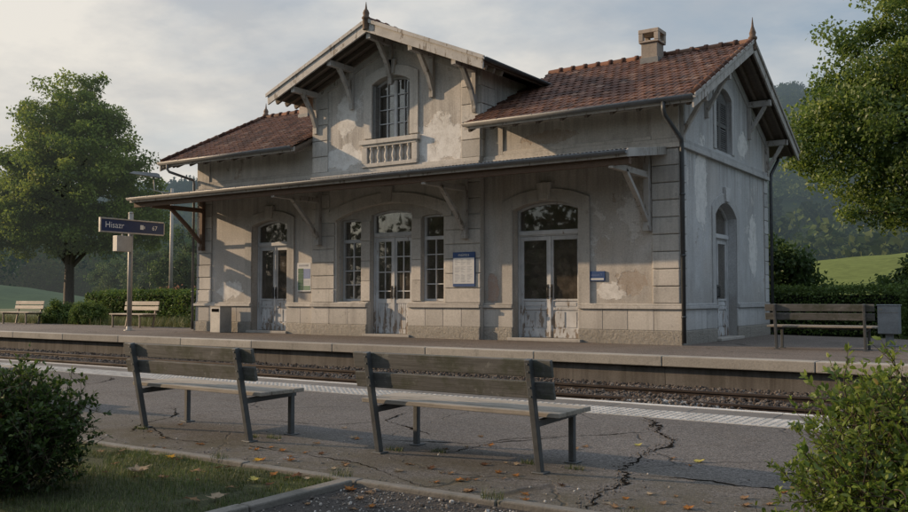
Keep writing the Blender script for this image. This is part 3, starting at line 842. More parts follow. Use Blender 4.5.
build_pieces(mb, 'rough_plinth', M['rustic'], st, .02); build_pieces(m2, 'plinth_course', M['stone_endshade'], st, .008); build_pieces(m3, 'plinth_moulding', M['stone_endshade'], st, .012)
# string course above the canopy, cornice under the eaves, framed frieze
mb = MB()
for a, b, y0 in ((0, B0, 0), (B0, B1, BF), (B1, W_, 0)):
    mb.box(-b, -a+(.10 if a == 0 else 0), y0-.10, y0+.003, P+4.22, P+4.33); mb.box(-b, -a+(.06 if a == 0 else 0), y0-.06, y0+.003, P+4.332, P+4.43)
build_pieces(mb, 'string_course', M['stone'], st, .012)
mb = MB(); mb.box(-.003, .09, .004, D_, P+4.22, P+4.33); mb.box(-.003, .055, .004, D_, P+4.332, P+4.43); mb.build('end_string_course', M['stone_endshade'], st, bevel=.012)
mb = MB()
for a, b in ((0, B0), (B1, W_)):
    mb.box(-b, -a, -.05, .002, P+5.12, P+5.24); mb.box(-b, -a, -.11, .002, P+5.242, P+5.38)
    mb.box(-a-.62, -a-.0 if a else -.0, -.035, .002, P+4.432, P+5.118); mb.box(-b, -b+.55, -.035, .002, P+4.432, P+5.118)
    mb.box(-b+.552, -a-.622, -.035, .002, P+4.432, P+4.52)
build_pieces(mb, 'cornice', M['stone'], st, .01)
# raking band under the bay gable
mb = MB()
for s in (-1, 1):
    pts = [(BC, 7.76), (BC+s*2.74, 7.76-BS*2.74), (BC+s*2.74, 7.76-BS*2.74-.22), (BC, 7.76-.24)]
    mb.plate(pts, [], F(BF), -.04, .002)
mb.build('gable_band', M['trim_paint'], st, bevel=.008)
mb = MB()
for s in (-1, 1):
    y = RY + s*3.3
    mb.plate([(RY, roof_h(RY)-.21), (y, roof_h(y)-.21), (y, roof_h(y)-.42), (RY, roof_h(RY)-.44)], [], E_(0), -.035, .002)
mb.build('end_gable_band', M['stone_endshade'], st, bevel=.008)
# sill and balustrade under the bay window
mb = MB(); mb.box(-8.66, -6.72, BF-.15, BF+.003, P+5.03, P+5.15); mb.box(-8.58, -6.80, BF-.10, BF+.003, P+4.96, P+5.03)
bal = mb.build('balustrade', M['stone'], st, bevel=.012)
mb = MB(); mb.box(-8.6, -6.78, BF-.11, BF+.003, P+4.432, P+4.53); mb.box(-8.6, -8.42, BF-.09, BF+.003, P+4.532, P+4.958); mb.box(-6.96, -6.78, BF-.09, BF+.003, P+4.532, P+4.958)
mb.build('base', M['stone'], bal, bevel=.01)
for i in range(6):
    mb = MB(); x = -8.30 + i*.245
    mb.lathe((x, BF-.035, P+4.53), [(.055, 0), (.055, .04), (.035, .06), (.06, .13), (.066, .18), (.05, .26), (.032, .33), (.036, .36), (.055, .38), (.055, .43)], 10)
    mb.build('baluster', M['stone'], bal)

# --- doors and windows
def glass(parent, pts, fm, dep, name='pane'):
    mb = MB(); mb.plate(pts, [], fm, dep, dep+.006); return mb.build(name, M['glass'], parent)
def leaf_door(t0, t1, h0, hl, opening, y0, style, fm=None, two=True):
    """frame with a fanlight over one or two glazed leaves"""
    fm = fm or F(y0); dep = .22
    fr = .06
    mb = MB()
    tr0, tr1 = hl, hl+.14                    # transom rail
    top = opening[1:-1]
    ht = max(p[1] for p in top)
    c = (t0+t1)/2; hs = top[0][1]
    outer = arch(t0+.004, t1-.004, h0, hs, ht-.004)
    fan = arch(t0+fr, t1-fr, tr1, hs-.03, ht-fr)
    leafh = [(t0+fr, h0+.01), (t0+fr, hl), (t1-fr, hl), (t1-fr, h0+.01)]
    mb.plate(outer, [fan, leafh], fm, dep-.02, dep+.08)
    mb.plate([(t0+fr, tr0+.03), (t0+fr, tr1-.02), (t1-fr, tr1-.02), (t1-fr, tr0+.03)], [], fm, dep-.06, dep-.018)
    f_ = mb.build('door_frame', M['door_paint'], st, bevel=.006)
    glass(f_, fan, fm, dep+.03)
    halves = [(t0+fr+.004, c-.003), (c+.003, t1-fr-.004)] if two else [(t0+fr+.004, t1-fr-.004)]
    for i, (a, b) in enumerate(halves):
        mb = MB(); s = .085; gl0 = .98; gl1 = hl-.10
        gh = [(a+s, gl0), (a+s, gl1), (b-s, gl1), (b-s, gl0)]
        holes = [gh]; pn = []
        if style == 'panel':
            lo = [(a+s, .28), (a+s, .72), (b-s, .72), (b-s, .28)]; up = [(a+s, .78), (a+s, .93), (b-s, .93), (b-s, .78)]
            holes += [lo, up]; pn = [lo, up]
        elif style == 'board':
            lo = [(a+s, .2), (a+s, .86), (b-s, .86), (b-s, .2)]; holes += [lo]; pn = [lo]
        mb.plate([(a, .075), (a, hl-.006), (b, hl-.006), (b, .075)], holes, fm, dep, dep+.05)
        for q in pn:
            u0, v0 = q[0]; u1, v1 = q[2]
            if style == 'panel':
                mb.plate([(u0, v0), (u0, v1), (u1, v1), (u1, v0)], [], fm, dep+.022, dep+.038)
                if v1-v0 > .3:
                    m_ = (u0+u1)/2
                    for (x0, x1) in ((u0+.03, m_-.025), (m_+.025, u1-.03)): mb.plate([(x0, v0+.04), (x0, v1-.04), (x1, v1-.04), (x1, v0+.04)], [], fm, dep+.008, dep+.021)
                else: mb.plate([(u0+.04, v0+.035), (u0+.04, v1-.035), (u1-.04, v1-.035), (u1-.04, v0+.035)], [], fm, dep+.008, dep+.021)
            else:
                k = 6; L = (u1-u0)/k
                for j in range(k): mb.plate([(u0+j*L+.004, v0), (u0+j*L+.004, v1), (u0+(j+1)*L-.004, v1), (u0+(j+1)*L-.004, v0)], [], fm, dep+.014, dep+.036)
        if style == 'board':                 # glazing bars
            m_ = (a+b)/2
            mb.plate([(m_-.014, gl0+.001), (m_-.014, gl1-.001), (m_+.014, gl1-.001), (m_+.014, gl0+.001)], [], fm, dep+.008, dep+.044)
            for hb in (1.18, 1.68, 2.08):
                for (x0, x1) in ((a+s, m_-.014), (m_+.014, b-s)):
                    mb.plate([(x0, hb-.014), (x0, hb+.014), (x1, hb+.014), (x1, hb-.014)], [], fm, dep+.009, dep+.043)
        if two and i == 0: mb.plate([(b-.03, .08), (b-.03, hl-.01), (b+.03, hl-.01), (b+.03, .08)], [], fm, dep-.018, dep-.001)
        lf = mb.build('door_leaf', M['door_paint'], st, bevel=.005)
        glass(lf, gh, fm, dep+.028)
        hb = MB(); hx = b-.045 if i == 0 else a+.045
        pts = [fm(hx, 1.02, dep-.02), fm(hx, 1.05, dep-.05), fm(hx, 1.24, dep-.05), fm(hx, 1.27, dep-.02)]
        hb.tube(pts, .012, 6); hb.plate([(hx-.025, .98), (hx-.025, 1.32), (hx+.025, 1.32), (hx+.025, .98)], [], fm, dep-.024, dep-.001)
        hb.build('handle', M['iron'], lf)
    mb = MB(); mb.plate([(t0-.10, .0), (t0-.10, .07), (t1+.10, .07), (t1+.10, 0)], [], fm, -.16, dep+.1); mb.build('doorstep', M['stone'], st, bevel=.012)
leaf_door(2.39, 4.10, .06, 2.46, rd, 0, 'panel')
leaf_door(11.50, 12.92, .06, 2.48, ld, 0, 'panel')
leaf_door(7.10, 8.44, .06, 2.58, cdo, BF+.03, 'board')
leaf_door(2.30, 3.92, .06, 2.42, ed, 0, 'panel', E_(0))
def window(t0, t1, h0, opening, y0, cols, rows, transom=None, mull=False):
    fm = F(y0); dep = .20; fr = .06
    top = opening[1:-1]; ht = max(p[1] for p in top); hs = top[0][1]
    mb = MB()
    outer = arch(t0+.004, t1-.004, h0+.004, hs, ht-.004)
    if transom:
        a0 = [(t0+fr, h0+fr), (t0+fr, transom-.04), (t1-fr, transom-.04), (t1-fr, h0+fr)]
        a1 = arch(t0+fr, t1-fr, transom+.05, hs-.03, ht-fr)
        mb.plate(outer, [a0, a1], F(y0), dep-.02, dep+.05); holes = [a0, a1]
        g0, g1 = h0+fr, transom-.04
    else:
        a0 = arch(t0+fr, t1-fr, h0+fr, hs-.03, ht-fr); holes = [a0]; mb.plate(outer, holes, fm, dep-.02, dep+.05); g0, g1 = h0+fr, ht-fr-.03
    u0, u1 = t0+fr, t1-fr
    vb = [u0+(u1-u0)*i/cols for i in range(1, cols)]
    for i, v in enumerate(vb):
        ww = .045 if (mull and i == len(vb)//2) else .013
        mb.plate([(v-ww, g0), (v-ww, g1), (v+ww, g1), (v+ww, g0)], [], fm, dep-.03 if ww > .02 else dep-.005, dep+.03)
    for j in range(1, rows):
        hb = g0+(g1-g0)*j/rows
        ed_ = [u0] + vb + [u1]
        for q in range(cols):
            x0 = ed_[q] + (.0 if q == 0 else .014); x1 = ed_[q+1] - (0 if q == cols-1 else .014)
            mb.plate([(x0, hb-.013), (x0, hb+.013), (x1, hb+.013), (x1, hb-.013)], [], fm, dep-.004, dep+.029)
    f_ = mb.build('window', M['door_paint'], st, bevel=.004)
    for hh in holes: glass(f_, hh, fm, dep+.035)
    return f_
window(8.78, 9.50, .92, wl, BF+.05, 2, 4, 2.52); window(6.07, 6.78, .92, wr, BF+.05, 2, 4, 2.52)
bwf = window(7.06, 8.30, 5.16, bw, BF, 4, 4, None, True)
mb = MB()
for x0, x1 in ((7.065, 7.105), (7.110, 7.15), (8.21, 8.25), (8.255, 8.295)):
    mb.plate([(x0, 5.2), (x0, 6.58), (x1, 6.58), (x1, 5.2)], [], F(BF), .0, .165)
build_pieces(mb, 'folded_shutter', M['louver'], st, .004)
# louvred shutter of the end gable
mb = MB(); fm = E_(0)
sh = arch(2.465, 3.655, 4.53, 5.86, 6.055)
for a, b in ((2.47, 3.055), (3.065, 3.65)):
    mb.plate([(a, 4.54), (a, 5.82), (b, 5.82), (b, 4.54)], [[(a+.08, 4.62), (a+.08, 5.16), (b-.08, 5.16), (b-.08, 4.62)], [(a+.08, 5.24), (a+.08, 5.74), (b-.08, 5.74), (b-.08, 5.24)]], fm, .10, .14)
    for k in range(22):
        h = 4.63 + k*.051
        if 5.13 < h < 5.22 or h > 5.72: continue
        mb.plate([(a+.08, h), (a+.08, h+.045), (b-.08, h+.045), (b-.08, h)], [], lambda u, v, d, h=h: (0-d-.10-(v-h)*.6, u, P+v), 0, .012)
mb.plate(arch(2.48, 3.64, 5.822, 5.86, 6.05), [], fm, .10, .14)
mb.build('louvred_shutter', M['louver'], st, bevel=.003)

# --- roofs
def tile_field(mb, p0, U, V, nu, nv, lift, step=.27, wid=.20):
    """p0: lower left corner; U, V unit vectors along and up the slope; nu, nv lengths"""
    N = U.cross(V)
    if N.z < 0: N = -N
    cols = int(nu/wid); rows = int(nv/step)
    wid = nu/cols; step = nv/rows
    prof = [(0, .020), (.16, .019), (.30, .005), (.55, .010), (.80, .005), (1., .018)]
    for j in range(rows):
        off = wid*.5*(j % 2)
        for i in range(cols):
            r = random.random(); tl = random.uniform(-.006, .006); sl_ = random.uniform(-.007, .007)
            a = p0 + U*(i*wid+off if i < cols-1 or not off else i*wid) + V*(j*step + sl_)
            vs = []
            for k in range(3):
                vv = (-.02, -.02, step+.03)[k]; zz_ = (lift-.012, lift+.022+tl, lift+.004)[k]
                for (u, h) in prof:
                    vs.append(a + U*(u*wid) + V*vv + N*(zz_ + h*(1 if k else .2)))
            m = len(prof)
            mb.add(vs, [(q*m+k, q*m+k+1, (q+1)*m+k+1, (q+1)*m+k) for q in range(2) for k in range(m-1)], r)
X0, X1 = .60, -W_-.60                        # verge ends
Vf = Vector((0, 1, RSL)).normalized(); SL = (RY+.9)/Vf.y
Vb = Vector((0, -1, RSL)).normalized()
ez = P + 5.10
mb = MB()
tile_field(mb, Vector((-B0+.005, -.9, ez)), Vector((1, 0, 0)), Vf, B0+.6, SL, .0)
tile_field(mb, Vector((X1, -.9, ez)), Vector((1, 0, 0)), Vf, -B1-X1-.005, SL, .0)
for xa, xb in ((-B0, X0), (X1, -B1)):
    mb.add([(xa, D_+.9, ez+.03), (xb, D_+.9, ez+.03), (xb, RY, ez+.03+RSL*(RY+.9)), (xa, RY, ez+.03+RSL*(RY+.9))], [(0, 1, 2, 3)], .5)
roof = build_pieces(mb, 'roof', M['tile'], st)[0]
rz = ez + RSL*(RY+.9)
mb = MB()                                    # boarded deck with its soffit
for xa, xb in ((-B0+.004, X0-.02), (X1+.02, -B1-.004)):
    for s in (0, 1):
        y0 = -.86 if s == 0 else D_+.86
        q = [(xa, y0, ez-.02), (xb, y0, ez-.02), (xb, RY, rz-.03), (xa, RY, rz-.03)]
        vs = q + [(a, b, c-.09) for a, b, c in q]
        mb.add(vs, [(0,1,2,3), (7,6,5,4), (0,4,5,1), (1,5,6,2), (2,6,7,3), (3,7,4,0)])
build_pieces(mb, 'roof_deck', M['soffit'], roof)
def ridge(mb, a, b, rad=.11, seg=.36, sag=0):
    a = Vector(a); b = Vector(b); L = (b-a).length; n = int(L/seg); dd = (b-a)/n
    for i in range(n):
        p = a + dd*i; q = a + dd*(i+1.10)
        mb.tube([p, p+dd*.86, p+dd*.87, q], [rad*.88, rad*.97, rad*1.16, rad*1.16], 10)
mb = MB(); ridge(mb, (-B0, RY, rz+.0), (X0, RY, rz+.0)); ridge(mb, (X1, RY, rz), (-B1, RY, rz))
build_pieces(mb, 'ridge_tiles', M['tile'], roof)
# bay roof
bz = P + 7.97; BY0 = -1.15; BY1 = D_+.9; BW = 3.45
mb = MB()
for s in (-1, 1):
    V = Vector((-s, 0, BS)).normalized()
    p0 = Vector((-BC+s*BW, BY0, bz-BS*BW))
    tile_field(mb, p0, Vector((0, 1, 0)), V, BY1-BY0, BW/abs(V.x), .0)
broof = mb.build('bay_roof', M['tile'], st)
mb = MB()
for s in (-1, 1):
    q = [(-BC+s*(BW-.03), BY0+.02, bz-BS*(BW-.03)-.02), (-BC, BY0+.02, bz-.03), (-BC, BY1-.02, bz-.03), (-BC+s*(BW-.03), BY1-.02, bz-BS*(BW-.03)-.02)]
    vs = q + [(a, b, c-.09) for a, b, c in q]
    mb.add(vs, [(0,1,2,3), (7,6,5,4), (0,4,5,1), (1,5,6,2), (2,6,7,3), (3,7,4,0)])
mb.build('bay_roof_deck', M['soffit'], broof)
mb = MB(); ridge(mb, (-BC, BY0, bz+.02), (-BC, BY1, bz+.02)); mb.build('ridge_tiles', M['tile'], broof)
# rafters seen under the overhangs
mb = MB()
for i in range(3):
    y = BY0+.22+i*.36
    for s in (-1, 1): mb.beam((-BC, y, bz-.20), (-BC+s*(BW-.06), y, bz-BS*(BW-.06)-.20), .07, .12)
for xa, xb in ((-B0+.1, .0), (-W_, -B1-.1)):
    n = int((xb-xa)/.55)
    for i in range(n+1):
        x = xa + (xb-xa)*i/n
        mb.beam((x, .0, ez-.175+RSL*.9), (x, -.82, ez-.175+RSL*.08), .07, .10)
for x in (.2, .48):
    for s in (0, 1):
        y0 = -.8 if s == 0 else D_+.8
        mb.beam((x, y0, ez-.165+RSL*.1), (x, RY, rz-.19), .07, .11)
for x in (-W_-.2, -W_-.48):
    mb.beam((x, -.8, ez-.165+RSL*.1), (x, RY, rz-.19), .07, .11)
build_pieces(mb, 'rafter', M['soffit'], roof)
# barge boards
mb = MB()
for s in (-1, 1):
    a = (BC, 7.97+.02); L = BW+.03
    b = (BC+s*L, 7.97-BS*L)
    nrm = .26
    mb.plate([a, b, (b[0]-s*.02, b[1]-nrm), (BC, a[1]-nrm-.03)], [], F(BY0-.05), 0, .05)
    mb.plate([(BC, a[1]+.05), (b[0]+s*.04, b[1]+.045), (b[0]+s*.04, b[1]-.05), (BC, a[1]-.05)], [], F(BY0-.085), 0, .034)
mb.build('bargeboard', M['timber_paint'], broof, bevel=.006)
for fmE, nm in ((lambda u, v, d: (X0+.012+d, u, P+v), 0), (lambda u, v, d: (X1-.012-d, u, P+v), 1)):
    mb = MB()
    for s in (-1, 1):
        e = RY + s*(RY+.93); he = 5.10 - .02
        hr = 5.10 + RSL*(RY+.9) + .03
        mb.plate([(RY, hr), (e, he), (e, he-.24), (RY, hr-.28)], [], fmE, 0, .045)
        mb.plate([(RY, hr+.055), (e, he+.055), (e, he-.04), (RY, hr-.04)], [], fmE, .046, .08)
    mb.build('bargeboard', M['timber_paint'], roof, bevel=.006)
mb = MB()                                    # tiles capping the right verge
a = Vector((X0+.02, -.9, ez+.06)); b = Vector((X0+.02, RY, rz+.06)); ridge(mb, a, b, .065, .34)
a = Vector((X1-.02, -.9, ez+.06)); b = Vector((X1-.02, RY, rz+.06)); ridge(mb, a, b, .065, .34)
build_pieces(mb, 'verge_tiles', M['tile'], roof)
def finial(c, h, parent, mat):
    mb = MB(); mb.lathe(c, [(.085, -.25), (.085, 0), (.11, .02), (.11, .06), (.07, .10), (.085, .17), (.06, .24), (.03, h*.6), (.006, h)], 8)
    mb.build('finial', mat, parent)
finial((-BC, BY0-.06, bz+.03), .46, broof, M['brown_timber']); finial((X0+.03, RY, rz+.06), .56, roof, M['brown_timber']); finial((X1, RY, rz+.06), .46, roof, M['brown_timber'])
# gable brackets: purlin end, strut, wall post
def bay_bracket(t):
    mb = MB(); zt = P + bay_h(t) - .30; x = -t
    if t == BC: zt -= .05
    mb.beam((x, BF+.0, zt), (x, BY0+.02, zt), .13, .15)
    zb = zt - .95
    mb.tube
    pts = [Vector((x, BF-.05, zb+.05)), Vector((x, BF-.22, zb+.42)), Vector((x, BY0+.42, zt-.06))]
    for a_, b_ in zip(pts, pts[1:]): mb.beam(a_, b_+(b_-a_).normalized()*.03, .10, .11, (1, 0, 0))
    mb.box(x-.06, x+.06, BF-.10, BF-.002, zb-.12, zt-.078)
    return mb.build('gable_bracket', M['timber_paint'], broof, bevel=.008)
for dt in (-2.60, -1.32, 0, 1.32, 2.60): bay_bracket(BC+dt)
def end_bracket(y):
    mb = MB(); zt = P + roof_h(y) - .34
    if abs(y-RY) < .1: zt -= .05
    mb.beam((0, y, zt), (X0, y, zt), .13, .15)
    mb.beam((.045, y, zt-.72), (.46, y, zt-.06), .09, .10, (0, 1, 0)); mb.box(.002, .09, y-.055, y+.055, zt-.9, zt-.078)
    return mb.build('gable_bracket', M['timber_paint'], roof, bevel=.008)
for y in (.08, RY-1.7, RY+1.7, D_-.08): end_bracket(y)
# chimneys
def chimney(x, y, zb, zt, w_, name_mat):
    mb = MB(); h = w_/2
    mb.box(x-h*.86, x+h*.86, y-h*.86, y+h*.86, zb, zt-.34)
    mb.box(x-h*1.05, x+h*1.05, y-h*1.05, y+h*1.05, zt-.34, zt-.29)
    for sx in (-1, 1):
        for sy in (-1, 1): mb.box(x+sx*h*.82-.06, x+sx*h*.82+.06, y+sy*h*.82-.06, y+sy*h*.82+.06, zt-.29, zt-.10)
    mb.box(x-h*.4, x+h*.4, y-h*.4, y+h*.4, zt-.289, zt-.25)
    mb.box(x-h*1.08, x+h*1.08, y-h*1.08, y+h*1.08, zt-.10, zt)
    c = mb.build('chimney', name_mat, roof, bevel=.012)
    mb = MB(); mb.box(x-h*.95, x+h*.95, y-h*.98, y+h*.98, zb, zb+.42); mb.build('flashing', M['zinc'], c)
    return c
M['chim'] = m_stone('chimney_render', (.40, .34, .29), (.30, .26, .22))
chimney(-1.76, RY-.42, P+6.62, P+7.76, .50, M['chim'])
chimney(-13.42, RY-.62, P+6.5, P+7.6, .44, M['chim'])
# gutters and pipes
def half_gutter(a, b, r, nm, parent, mat):
    mb = MB(); a = Vector(a); b = Vector(b); d = (b-a).normalized(); x = d.cross(Vector((0, 0, 1))); n = 8
    vs = []
    for p in (a, b):
        for rr in (r, r-.012):
            for k in range(n+1):
                an = math.pi*k/n
                vs.append(p + x*math.cos(an)*rr + Vector((0, 0, -math.sin(an)*rr)))
    m = n+1; fs = []
    for k in range(n):
        fs += [(k, k+1, 2*m+k+1, 2*m+k), (m+k, 3*m+k, 3*m+k+1, m+k+1), (k, m+k, m+k+1, k+1), (2*m+k, 2*m+k+1, 3*m+k+1, 3*m+k)]
    fs += [(0, 2*m, 3*m, m), (n, m+n, 3*m+n, 2*m+n)]
    mb.add(vs, fs, .5, True)
    L = (b-a).length; q = max(2, int(L/.9))
    for i in range(q+1): 
        p = a + d*(.04 + (L-.08)*i/q); mb.box(p.x-.012, p.x+.012, p.y-r-.006, p.y+r+.006, p.z-.004, p.z+.012)
    return mb.build(nm, mat, parent)
half_gutter((-B0+.02, -.97, ez+.0), (X0+.06, -.97, ez+.0), .085, 'gutter', roof, M['zinc'])
half_gutter((X1-.04, -.97, ez+.0), (-B1-.02, -.97, ez+.0), .085, 'gutter', roof, M['zinc'])
half_gutter((-BC+BW+.05, BY0-.06, bz-BS*BW-.0), (-BC+BW+.05, BY1, bz-BS*BW-.0), .07, 'gutter', broof, M['darkpipe'])
mb = MB()                                    # fascia behind the gutters
mb.box(-B0+.004, X0, -.905, -.865, ez-.13, ez+.0); mb.box(X1, -B1-.004, -.905, -.865, ez-.13, ez+.0); build_pieces(mb, 'fascia', M['timber_paint'], roof)
def pipe(pts, r, mat, clips):
    mb = MB(); mb.tube(pts, r, 10)
    for c in clips: mb.lathe(c, [(r+.002, -.02), (r+.012, -.02), (r+.012, .02), (r+.002, .02)], 10)
    return mb.build('downpipe', mat, st)
xp, yp = .085, -.085
pipe([(.02, -.97, ez-.05), (.02, -.97, ez-.24), (.03, -.93, ez-.34), (xp, yp-.03, P+4.36), (xp, yp, P+4.22), (xp, yp, P+.05)], .048, M['darkpipe'], [(xp, yp, P+h) for h in (.6, 1.9, 3.2)])
pipe([(X1+.35, -.97, ez-.05), (X1+.35, -.97, ez-.22), (X1+.38, -.92, ez-.3), (-W_-.09, -.10, P+4.62), (-W_-.09, -.08, P+4.5), (-W_-.09, -.08, P+.05)], .04, M['zinc'], [(-W_-.09, -.08, P+h) for h in (1.2, 3.0)])
pipe([(.10, D_+.85, ez-.06), (.10, D_+.85, ez-.2), (.09, D_+.12, P+4.4), (.09, D_+.08, P+4.2), (.09, D_+.08, P+.05)], .045, M['darkpipe'], [])

# --- platform canopy
CX0, CX1, CD = -.28, -15.78, 2.12
hz0, hz1 = 4.205, 3.885                      # heights at the wall and at the front edge
def ch(y): return P + hz0 + (hz1-hz0)*(-y)/CD
mb = MB()
def canopy_deck(xa, xb, ya, n_):
    for k in range(n_):                      # corrugated sheets
        x0 = xa+(xb-xa)*k/n_; x1 = xa+(xb-xa)*(k+1)/n_; L = x1-x0
        pr = [(0, 0), (.25, .018), (.5, .022), (.75, .018), (1, 0)]
        vs = [(x0+L*u, ya, ch(ya)+.03+h) for u, h in pr] + [(x0+L*u, -CD, ch(-CD)+.03+h) for u, h in pr]
        mb.add(vs, [(i, i+1, 6+i, 5+i) for i in range(4)], random.random(), True)
canopy_deck(CX1, -B1, -.02, 60); canopy_deck(-B1, -B0, BF-.02, 60); canopy_deck(-B0, CX0, -.02, 50)
can = mb.build('canopy', M['zinc'], st)
mb = MB()
for xa, xb, ya in ((CX1+.01, -B1-.002, -.01), (-B1, -B0, BF-.01), (-B0+.002, CX0-.01, -.01)):
    q = [(xa, ya, ch(ya)+.012), (xb, ya, ch(ya)+.012), (xb, -CD+.02, ch(-CD)+.012), (xa, -CD+.02, ch(-CD)+.012)]
    mb.add(q + [(a, b, c-.03) for a, b, c in q], [(0,1,2,3), (7,6,5,4), (0,4,5,1), (1,5,6,2), (2,6,7,3), (3,7,4,0)])
mb.build('boards', M['soffit'], can)
mb = MB(); n = 24
for i in range(n+1):
    x = CX1+.05 + (CX0-CX1-.1)*i/n
    y0 = BF if -B1 < x < -B0 else 0
    mb.beam((x, y0-.01, ch(y0)-.07), (x, -CD+.03, ch(-CD+.03)-.07), .06, .10)
m2 = MB(); m2.box(CX1+.02, CX0-.02, -CD+.12, -CD+.22, ch(-CD)-.24, ch(-CD)-.105); m2.build('purlin', M['brown_timber'], can)
build_pieces(mb, 'rafter', M['brown_timber'], can)
half_gutter((CX1, -CD-.075, ch(-CD)+.01), (CX0, -CD-.075, ch(-CD)+.01), .075, 'gutter', can, M['zinc'])
mb = MB()
mb.box(CX1, CX0, -CD-.012, -CD+.018, ch(-CD)-.115, ch(-CD)+.03)
for x in (CX0, CX1):
    q = [(x-.018, -.01, ch(0)+.05), (x+.018, -.01, ch(0)+.05), (x+.018, -CD, ch(-CD)+.05), (x-.018, -CD, ch(-CD)+.05)]
    mb.add(q + [(a, b, c-.17) for a, b, c in q], [(0,1,2,3), (7,6,5,4), (0,4,5,1), (1,5,6,2), (2,6,7,3), (3,7,4,0)])
mb.build('fascia', M['timber_paint'], can, bevel=.006)
def canopy_bracket(t, y0, mat, label=None):
    mb = MB(); x = -t; hb = P+3.66
    mb.box(x-.065, x+.065, y0-.12, y0-.0, P+2.55, P+4.10)
    mb.box(x-.08, x+.08, y0-.15, y0-.0, P+2.44, P+2.56)
    mb.beam((x, y0-.121, hb), (x, -CD+.14, hb+.0), .11, .13)
    pts = [Vector((x, y0-.13, P+2.68)), Vector((x, -.62+y0*.5, P+3.12)), Vector((x, -1.28, hb-.03))]
    for a_, b_ in zip(pts, pts[1:]): mb.beam(a_, b_+(b_-a_).normalized()*.03, .09, .11, (1, 0, 0))
    o_ = mb.build('canopy_bracket', mat, can, bevel=.01)
    if label: o_['label'] = label
canopy_bracket(.70, -.045, M['timber_paint']); canopy_bracket(5.33, BF-.036, M['timber_paint']); canopy_bracket(10.12, BF-.036, M['timber_paint'])
canopy_bracket(15.0, -.045, M['brown_timber'], 'rust brown bracket at the left end of the canopy')
# ------------------------------------------------------------------ vegetation
GREEN = [(0, (.014, .026, .008)), (.35, (.030, .052, .013)), (.7, (.052, .080, .020)), (.93, (.085, .115, .032)), (1, (.13, .14, .045))]
DEEP = [(0, (.010, .020, .008)), (.4, (.022, .038, .012)), (.75, (.038, .058, .017)), (1, (.07, .085, .028))]
M['leaf_left'] = m_leaf('leaf_left_tree', [(p, (cc[0]*3.1, cc[1]*2.65, cc[2]*1.9)) for p, cc in GREEN], .5, .02, (420., HZL, 30.))  # leaf tint warmed, sunlight put into the colour
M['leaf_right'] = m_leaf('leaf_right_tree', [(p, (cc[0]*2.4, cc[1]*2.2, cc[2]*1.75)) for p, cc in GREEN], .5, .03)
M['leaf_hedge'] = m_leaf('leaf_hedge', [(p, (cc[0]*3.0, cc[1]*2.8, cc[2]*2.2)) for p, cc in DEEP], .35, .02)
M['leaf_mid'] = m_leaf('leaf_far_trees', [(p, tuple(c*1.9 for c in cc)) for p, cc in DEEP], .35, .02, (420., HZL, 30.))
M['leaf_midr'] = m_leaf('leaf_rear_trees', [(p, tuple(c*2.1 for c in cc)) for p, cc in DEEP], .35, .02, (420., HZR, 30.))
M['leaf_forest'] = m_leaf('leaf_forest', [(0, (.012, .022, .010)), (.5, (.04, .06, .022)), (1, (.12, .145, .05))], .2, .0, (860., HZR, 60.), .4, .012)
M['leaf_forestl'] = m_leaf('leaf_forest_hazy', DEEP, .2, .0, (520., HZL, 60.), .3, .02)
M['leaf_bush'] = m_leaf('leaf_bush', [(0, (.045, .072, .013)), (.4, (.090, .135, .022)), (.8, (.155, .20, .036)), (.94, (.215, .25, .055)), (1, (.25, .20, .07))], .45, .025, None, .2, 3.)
M['leaf_bushdark'] = m_leaf('leaf_bush_dark', [(0, (.014, .028, .009)), (.5, (.034, .062, .014)), (.9, (.065, .10, .022)), (1, (.11, .135, .035))], .4, .025, None, .2, 3.)  # darker leaf greens for the bush on the lawn
M['leaf_red'] = m_leaf('leaf_russet', [(0, (.13, .045, .02)), (.6, (.20, .09, .03)), (1, (.26, .2, .04))], .4, .05)
M['blossom'] = m_leaf('blossom', [(0, (.16, .07, .05)), (.6, (.26, .14, .10)), (1, (.30, .22, .12))], .3, .0)
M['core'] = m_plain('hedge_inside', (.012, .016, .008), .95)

def leaf_rot(n, outward=None, up=.5):
    d = rdir(n); nr = rdir(n)*.9
    nr[:, 2] += up
    if outward is not None: nr = nr + outward*.55
    d[:, 2] -= .25
    return frames(d, nr)

